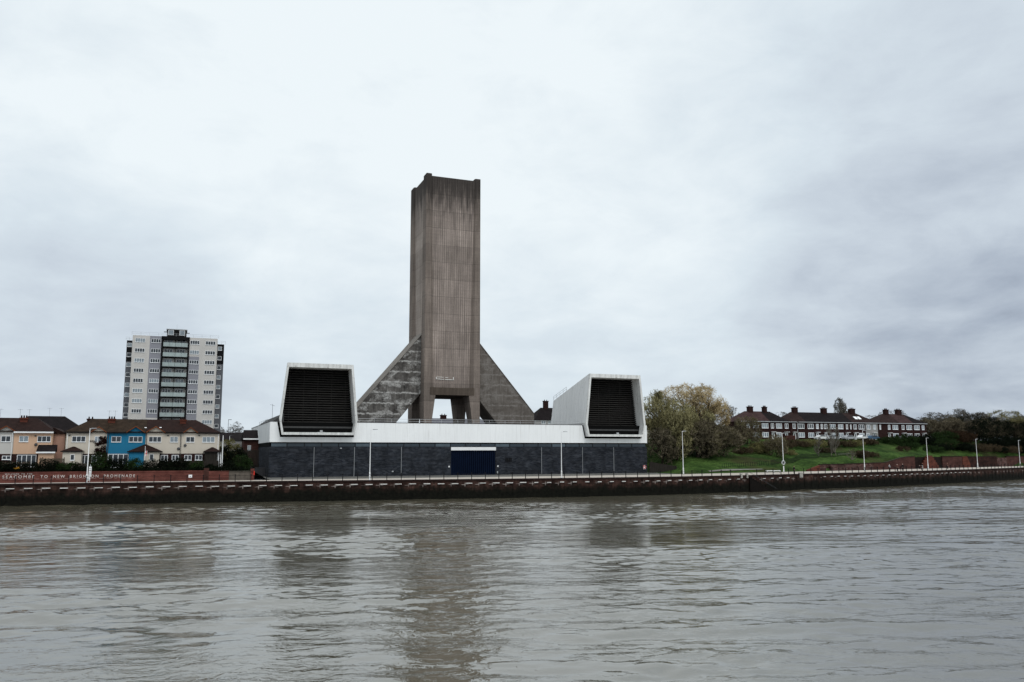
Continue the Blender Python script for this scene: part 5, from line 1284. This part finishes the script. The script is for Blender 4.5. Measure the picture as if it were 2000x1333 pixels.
rwall('retaining_wall', 'long dark weedy brick wall right of the bright pier', [(206.6,g(206.6),6.55),(214,g(214),6.5),(224.5,g(224.5),6.5)], 'weed_wall', cap='coping')
rwall('retaining_wall', 'pale patched brick wall near the right edge', [(224.52,g(224.5,-.3),6.2),(230.5,g(230.5,-.3),6.15)], 'sandstone')
rwall('retaining_wall', 'plain red brick wall running out at the right edge', [(230.52,g(230.5),6.5),(250,g(250),6.5),(300,g(300),6.6),(380,g(380),6.6)], 'brick_red', cap='coping')
# sloping path and its kerb on the bank, iron fence, dark fence beside the building
pm = MB(); pu = [(150,9.3),(156,11),(161,12.7),(166,14.5)]
for (a, b) in zip(pu, pu[1:]):
    for (lo, hi, dz) in ((0, .22, .12),):
        pm.face([(a[0],a[1],hz(*a)+dz),(b[0],b[1],hz(*b)+dz),(b[0],b[1]+hi,hz(b[0],b[1]+hi)+dz),(a[0],a[1]+hi,hz(a[0],a[1]+hi)+dz)]); pm.face([(a[0],a[1],hz(*a)+dz),(b[0],b[1],hz(*b)+dz),(b[0],b[1],hz(*b)-.2),(a[0],a[1],hz(*a)-.2)])
solo('path_kerb', pm, 'ledge2', 'pale kerb of the path climbing the grass bank', 'kerb', 150, 9.3, 7, kind='structure')
pth = MB()
for i, (a, b) in enumerate([((94,-11.3),(100,-9.9)),((100,-9.9),(106,-8.4)),((106,-8.4),(112,-7.0))]):
    wa, wb = (.5, .9, .55, .3)[i:i+2]; pth.face([(a[0],a[1]-.2,hz(a[0],a[1]-.2)+.08),(b[0],b[1]-.2,hz(b[0],b[1]-.2)+.08),(b[0],b[1]+wb,hz(b[0],b[1]+wb)+.09),(a[0],a[1]+wa,hz(a[0],a[1]+wa)+.09)])
solo('path', pth, 'ledge2', 'pale path leaving the promenade onto the grass bank', 'path', 100, -10, 3.4, kind='structure')
def ironfence(label, pts, step, h, mat='iron'):
    t = thing('iron_fence', label, 'fence', pts[0][0], pts[0][1], hz(*pts[0]), 0, 'iron fences on the bank')
    rl = MB(); bars = MB()
    for (a, b) in zip(pts, pts[1:]):
        L = math.dist(a, b); k = max(1, int(L/step)); prev = None
        for i in range(k+1):
            p = (lerp(a[0],b[0],i/k), lerp(a[1],b[1],i/k)); z = hz(*p)
            bars.box(p[0]-.03,p[0]+.03,p[1]-.03,p[1]+.03,z-.1,z+h)
            if prev: rl.tube((prev[0],prev[1],prev[2]+h-.1),(p[0],p[1],z+h-.1),.03,k=4); rl.tube((prev[0],prev[1],prev[2]+.25),(p[0],p[1],z+.25),.03,k=4)
            prev = (p[0],p[1],z)
    part('bars', bars, mat, t, fixn=False); part('rails', rl, mat, t, fixn=False)
ironfence('dark green iron fence on the bank above the sandstone wall', [(118,-2.5),(130,2.4),(144,6.5),(158,9.5)], .35, 1.2)
ironfence('thin iron fence beside the climbing path', [(100,-7.8),(108,-5.0),(117,-2.8)], .8, 1.0)
t = thing('fence', 'dark sloping panel fence at the right corner of the brick building', 'fence', 86, -3, 3.4, 0, 'garden fences')
part('panel', MB().loft([(85.2,-.5,3.0),(85.2,-.3,3.0),(85.2,-.3,5.9),(85.2,-.5,5.9)], [(90.3,-3.6,3.0),(90.3,-3.4,3.0),(90.3,-3.4,4.9),(90.3,-3.6,4.9)]), 'wood_d', t)
part('post', MB().box(90.2,90.4,-3.7,-3.3,3.0,5.0), 'wood_d', t)
#@@PEOPLE
# ------------------------------------------------------------------ people
def skinmesh(pts, edges, rad):
    me = bpy.data.meshes.new('body'); me.from_pydata(pts, edges, [])
    o = bpy.data.objects.new('tmp', me); COL.objects.link(o)
    o.modifiers.new('s', 'SKIN')
    sv = me.skin_vertices[0] if len(me.skin_vertices) else None
    if sv is None: me.attributes  # created by the modifier below
    for i, r in enumerate(rad):
        me.skin_vertices[0].data[i].radius = (r, r)
    me.skin_vertices[0].data[0].use_root = True
    sb_ = o.modifiers.new('d', 'SUBSURF'); sb_.levels = 1; sb_.render_levels = 1
    bpy.context.view_layer.update()
    out = bpy.data.meshes.new_from_object(o.evaluated_get(bpy.context.evaluated_depsgraph_get()))
    bpy.data.objects.remove(o); out.polygons.foreach_set('use_smooth', [True]*len(out.polygons)); return out
def ensure_skin(me):
    pass
def person(label, u, n, face, coat, trousers, hair, pose='stand', z=3.36, sc=1.0):
    t = thing('person', label, 'person', u, n, z, face, None); t.scale = (sc,sc,sc)
    s = .12 if pose == 'walk' else 0.0
    if pose == 'sit':
        J = {'pelvis':(0,0,.52),'chest':(0,-.03,.92),'neck':(0,-.02,1.08),'head':(0,-.04,1.2),'top':(0,-.03,1.30),
             'shl':(.17,-.02,1.0),'ell':(.24,-.12,.76),'hal':(.14,-.36,.66),'shr':(-.17,-.02,1.0),'elr':(-.24,-.12,.76),'har':(-.14,-.36,.66),
             'hil':(.1,-.05,.50),'knl':(.12,-.46,.50),'anl':(.12,-.48,.08),'tol':(.12,-.64,.04),'hir':(-.1,-.05,.50),'knr':(-.12,-.46,.50),'anr':(-.12,-.48,.08),'tor':(-.12,-.64,.04)}
    else:
        J = {'pelvis':(0,0,.95),'chest':(0,0,1.32),'neck':(0,0,1.48),'head':(0,-.02,1.60),'top':(0,-.01,1.70),
             'shl':(.19,0,1.40),'ell':(.26,.03,1.12),'hal':(.22,-.14,.92),'shr':(-.19,0,1.40),'elr':(-.26,.03,1.12),'har':(-.22,-.14,.92),
             'hil':(.09,0,.90),'knl':(.10,-s-.02,.48),'anl':(.10,-s*1.4,.08),'tol':(.11,-.16-s*1.4,.04),'hir':(-.09,0,.90),'knr':(-.10,s*.3,.48),'anr':(-.10,s*1.8,.08),'tor':(-.11,-.14+s*1.8,.04)}
    V = {k: Vector(v) for k, v in J.items()}
    up = (V['top']-V['head']).normalized(); hd = V['head']
    V['neck2'] = V['neck'].lerp(hd, .35); V['jaw'] = hd-up*.055+Vector((0,-.02,0)); V['nose'] = hd+Vector((0,-.105,-.01)); V['earl'] = hd+Vector((.082,.01,0)); V['earr'] = hd+Vector((-.082,.01,0))
    V['waist'] = V['pelvis'].lerp(V['chest'], .45); V['hem'] = V['pelvis']+Vector((0,0,-.10 if pose != 'sit' else .02)); V['hem2'] = V['pelvis']+Vector((0,0,-.38))
    rr = dict(pelvis=.12,waist=.11,chest=.12,neck=.058,neck2=.052,jaw=.068,head=.096,top=.06,nose=.016,earl=.022,earr=.022,shl=.045,ell=.04,hal=.034,shr=.045,elr=.04,har=.034,hil=.10,knl=.068,anl=.05,tol=.045,hir=.10,knr=.068,anr=.05,tor=.045)
    E_ = [('pelvis','waist'),('waist','chest'),('chest','neck'),('neck','neck2'),('neck2','jaw'),('jaw','head'),('head','top'),('head','nose'),('head','earl'),('head','earr'),('chest','shl'),('shl','ell'),('ell','hal'),('chest','shr'),('shr','elr'),('elr','har'),('pelvis','hil'),('hil','knl'),('knl','anl'),('anl','tol'),('pelvis','hir'),('hir','knr'),('knr','anr'),('anr','tor')]
    for sd_ in ('l', 'r'):                       # palm, four bent fingers and a thumb on each hand
        wr, el = V['ha'+sd_], V['el'+sd_]; d = (wr-el).normalized(); ax = d.cross(Vector((1,0,0))).normalized(); sg = 1 if sd_ == 'l' else -1
        V['pa'+sd_] = wr+d*.07; rr['pa'+sd_] = .036; E_.append(('ha'+sd_, 'pa'+sd_))
        for q, (o_, L_) in enumerate(((-.03,.062),(-.01,.072),(.01,.068),(.03,.052))):
            a = 'f%d%s' % (q, sd_); V[a+'a'] = wr+d*(.085+L_*.5)+ax*o_; V[a+'b'] = wr+d*(.085+L_*.9)+ax*o_+Vector((-sg*.022,0,0)); rr[a+'a'] = .0115; rr[a+'b'] = .009
            E_ += [('pa'+sd_, a+'a'), (a+'a', a+'b')]
        V['th'+sd_] = wr+d*.065-ax*.058; rr['th'+sd_] = .012; E_.append(('pa'+sd_, 'th'+sd_))
    def mk(name, names, edges, rad, mat, dz=0):
        me = skinmesh([tuple(V[k]) for k in names], [(names.index(a), names.index(b)) for a, b in edges], rad)
        me.materials.clear(); me.materials.append(M[mat]); o = bpy.data.objects.new(name, me); COL.objects.link(o); o.parent = t
    nm = ['pelvis']+[k for k in rr if k != 'pelvis']
    mk('body', nm, E_, [rr[k] for k in nm], 'skin')
    for x_ in (-.033, .033): lpart('eye', MB().tube(hd+Vector((x_,-.083,.012)), hd+Vector((x_,-.094,.012)), .012, .009, 8), 'cl_black', t)
    lpart('mouth', MB().box(hd.x-.025, hd.x+.025, hd.y-.092, hd.y-.080, hd.z-.062, hd.z-.054), 'cl_brown', t)
    V['wrl'] = V['ell'].lerp(V['hal'], .88); V['wrr'] = V['elr'].lerp(V['har'], .88)
    cn = ['waist','chest','pelvis','hem','shl','ell','wrl','shr','elr','wrr','neck']; cr_ = [.165,.19,.185,.19,.09,.068,.052,.09,.068,.052,.085]
    ce = [('waist','chest'),('waist','pelvis'),('pelvis','hem'),('chest','shl'),('shl','ell'),('ell','wrl'),('chest','shr'),('shr','elr'),('elr','wrr'),('chest','neck')]
    if 'long' in label and pose != 'sit': cn.append('hem2'); cr_.append(.21); ce.append(('hem','hem2'))
    mk('coat', cn, ce, cr_, coat)
    tn = ['pelvis','hil','knl','anl','hir','knr','anr']
    mk('trousers', tn, [('pelvis','hil'),('hil','knl'),('knl','anl'),('pelvis','hir'),('hir','knr'),('knr','anr')], [.145,.115,.088,.072,.115,.088,.072], trousers)
    for sd_ in ('l', 'r'):
        V['s1'] = V['an'+sd_]+Vector((0,.03,-.02)); V['s2'] = V['to'+sd_]+Vector((0,-.03,0)); mk('shoe', ['s1','s2'], [('s1','s2')], [.075,.062], 'cl_black')
    V['h1'] = hd+Vector((0,.035,.01)); V['h2'] = hd+up*.06+Vector((0,.012,0)); V['h3'] = hd+up*.085+Vector((0,-.03,0))
    mk('hair', ['h1','h2','h3'], [('h1','h2'),('h2','h3')], [.108,.112,.075], hair)
    return t
for nme, c in (('cl_grey',(.30,.30,.31)),('cl_black',(.012,.012,.014)),('cl_navy',(.02,.025,.05)),('cl_brown',(.10,.05,.04)),('cl_white',(.70,.70,.70)),('hr_grey',(.42,.40,.38)),('hr_dark',(.03,.02,.015)),('cl_beige',(.35,.30,.25))):
    M[nme] = plain(nme, c3(*c), .85, .1)
PEOPLE = [('person in a light grey top and dark trousers, leftmost of three standing at the railing',145.8,-12.2,.2,'cl_grey','cl_black','hr_grey','stand',1.0),
 ('person in a dark brown jacket, middle of three standing at the railing',148.6,-11.9,0,'cl_brown','cl_black','hr_grey','stand',.98),
 ('person in a long black coat with pale hair, rightmost of three at the railing',151.0,-11.3,-.2,'cl_black','cl_black','hr_grey','stand',1.02),
 ('person in black crouched low beside the railing right of the three standing people',159.5,-8.6,.5,'cl_black','cl_black','hr_grey','sit',1.0),
 ('person in black with a white bag walking before the stepped orange wall',171.5,1.5,1.2,'cl_black','cl_white','hr_dark','walk',1.0),
 ('person in dark clothes by the railing past the stepped wall',181.5,2.2,.3,'cl_brown','cl_black','hr_dark','stand',.98),
 ('person in black standing beside the right pale gatepost on the sea wall',106.9,nq(107)+1.1,.3,'cl_black','cl_black','hr_dark','stand',1.0)]
for (lab, u, n, f, c, tr_, h, pose, sc) in PEOPLE: person(lab, u, n, f, c, tr_, h, pose, sc=sc)
# bench / cycle stands on the prom
t = thing('bench', 'low white bench on the promenade beside the lamp post with the lifebuoy', 'bench', 112.6, -11.5, 3.36)
part('seat', MB().box(109.5, 113.5, -11.7, -11.2, 3.72, 3.86), 'white', t)
for u in (109.7, 111.5, 113.3): part('leg', MB().box(u-.08,u+.08,-11.65,-11.25,3.36,3.72), 'steel', t)
#@@CARS
# ------------------------------------------------------------------ cars on the hill road
def make_car(colm):
    t = thing('parked_car', 'x', 'car', 0, 0, 0, 0, 'cars parked before the hill houses')
    prof = [(-2.1,.35),(-2.12,.75),(-1.95,.92),(-1.5,.98),(-.95,1.42),(.55,1.45),(1.25,1.0),(2.0,.86),(2.12,.6),(2.1,.35)]
    b = MB(); b.loft([(x,-.83,z) for x, z in prof], [(x,.83,z) for x, z in prof]); lpart('body', b, colm, t)
    g = MB(); gp = [(-1.35,1.0),(-.88,1.36),(.50,1.38),(1.08,1.02)]
    g.loft([(x,-.845,z) for x, z in gp], [(x,.845,z) for x, z in gp]); lpart('side_window', g, 'glass', t)
    for x in (-1.3, 1.3):
        for y in (-.80, .80):
            w = lpart('wheel', MB().tube((x,y-.1,.32),(x,y+.1,.32),.32,.32,14), 'tyre', t); lpart('rim', MB().tube((x,y-.11,.32),(x,y+.11,.32),.19,.19,10), 'steel', w)
    for y in (-.6,.6): lpart('headlight', MB().box(2.02,2.10,y-.15,y+.15,.62,.76), 'glass2', t)
    return t
M['car_w'] = plain('white_car_paint', c3(.75,.75,.75), .25, .03, spec=.6); M['car_s'] = plain('silver_car_paint', c3(.38,.39,.41), .25, .05, spec=.6); M['car_b'] = plain('blue_car_paint', c3(.05,.10,.17), .25, .05, spec=.6); M['car_g'] = plain('dark_grey_car_paint', c3(.06,.065,.07), .25, .05, spec=.6)
for (u, n, f, m, lab) in [(164.3,31.5,0,'car_w','white car parked before the second terrace house'),(168.6,31.6,0,'car_s','silver car parked before the middle terrace house'),(174.8,31.3,0,'car_s','pale silver car parked before the arched passage house'),(180.6,31.8,.3,'car_w','white car nose on to the blue car'),(184.6,31.4,0,'car_b','blue car parked before the grey rendered house'),(196.3,31.2,0,'car_s','silver car parked before the brown hipped house'),(201.5,31.6,0,'car_g','dark grey car parked before the middle reddish roofed house')]:
    c = make_car(m); c.location = WP(u, n, hz(u, n)+.12); c.rotation_euler = (0,0,TH+f); c['label'] = lab
for o in bpy.data.objects:
    if '_o' in o: del o['_o']
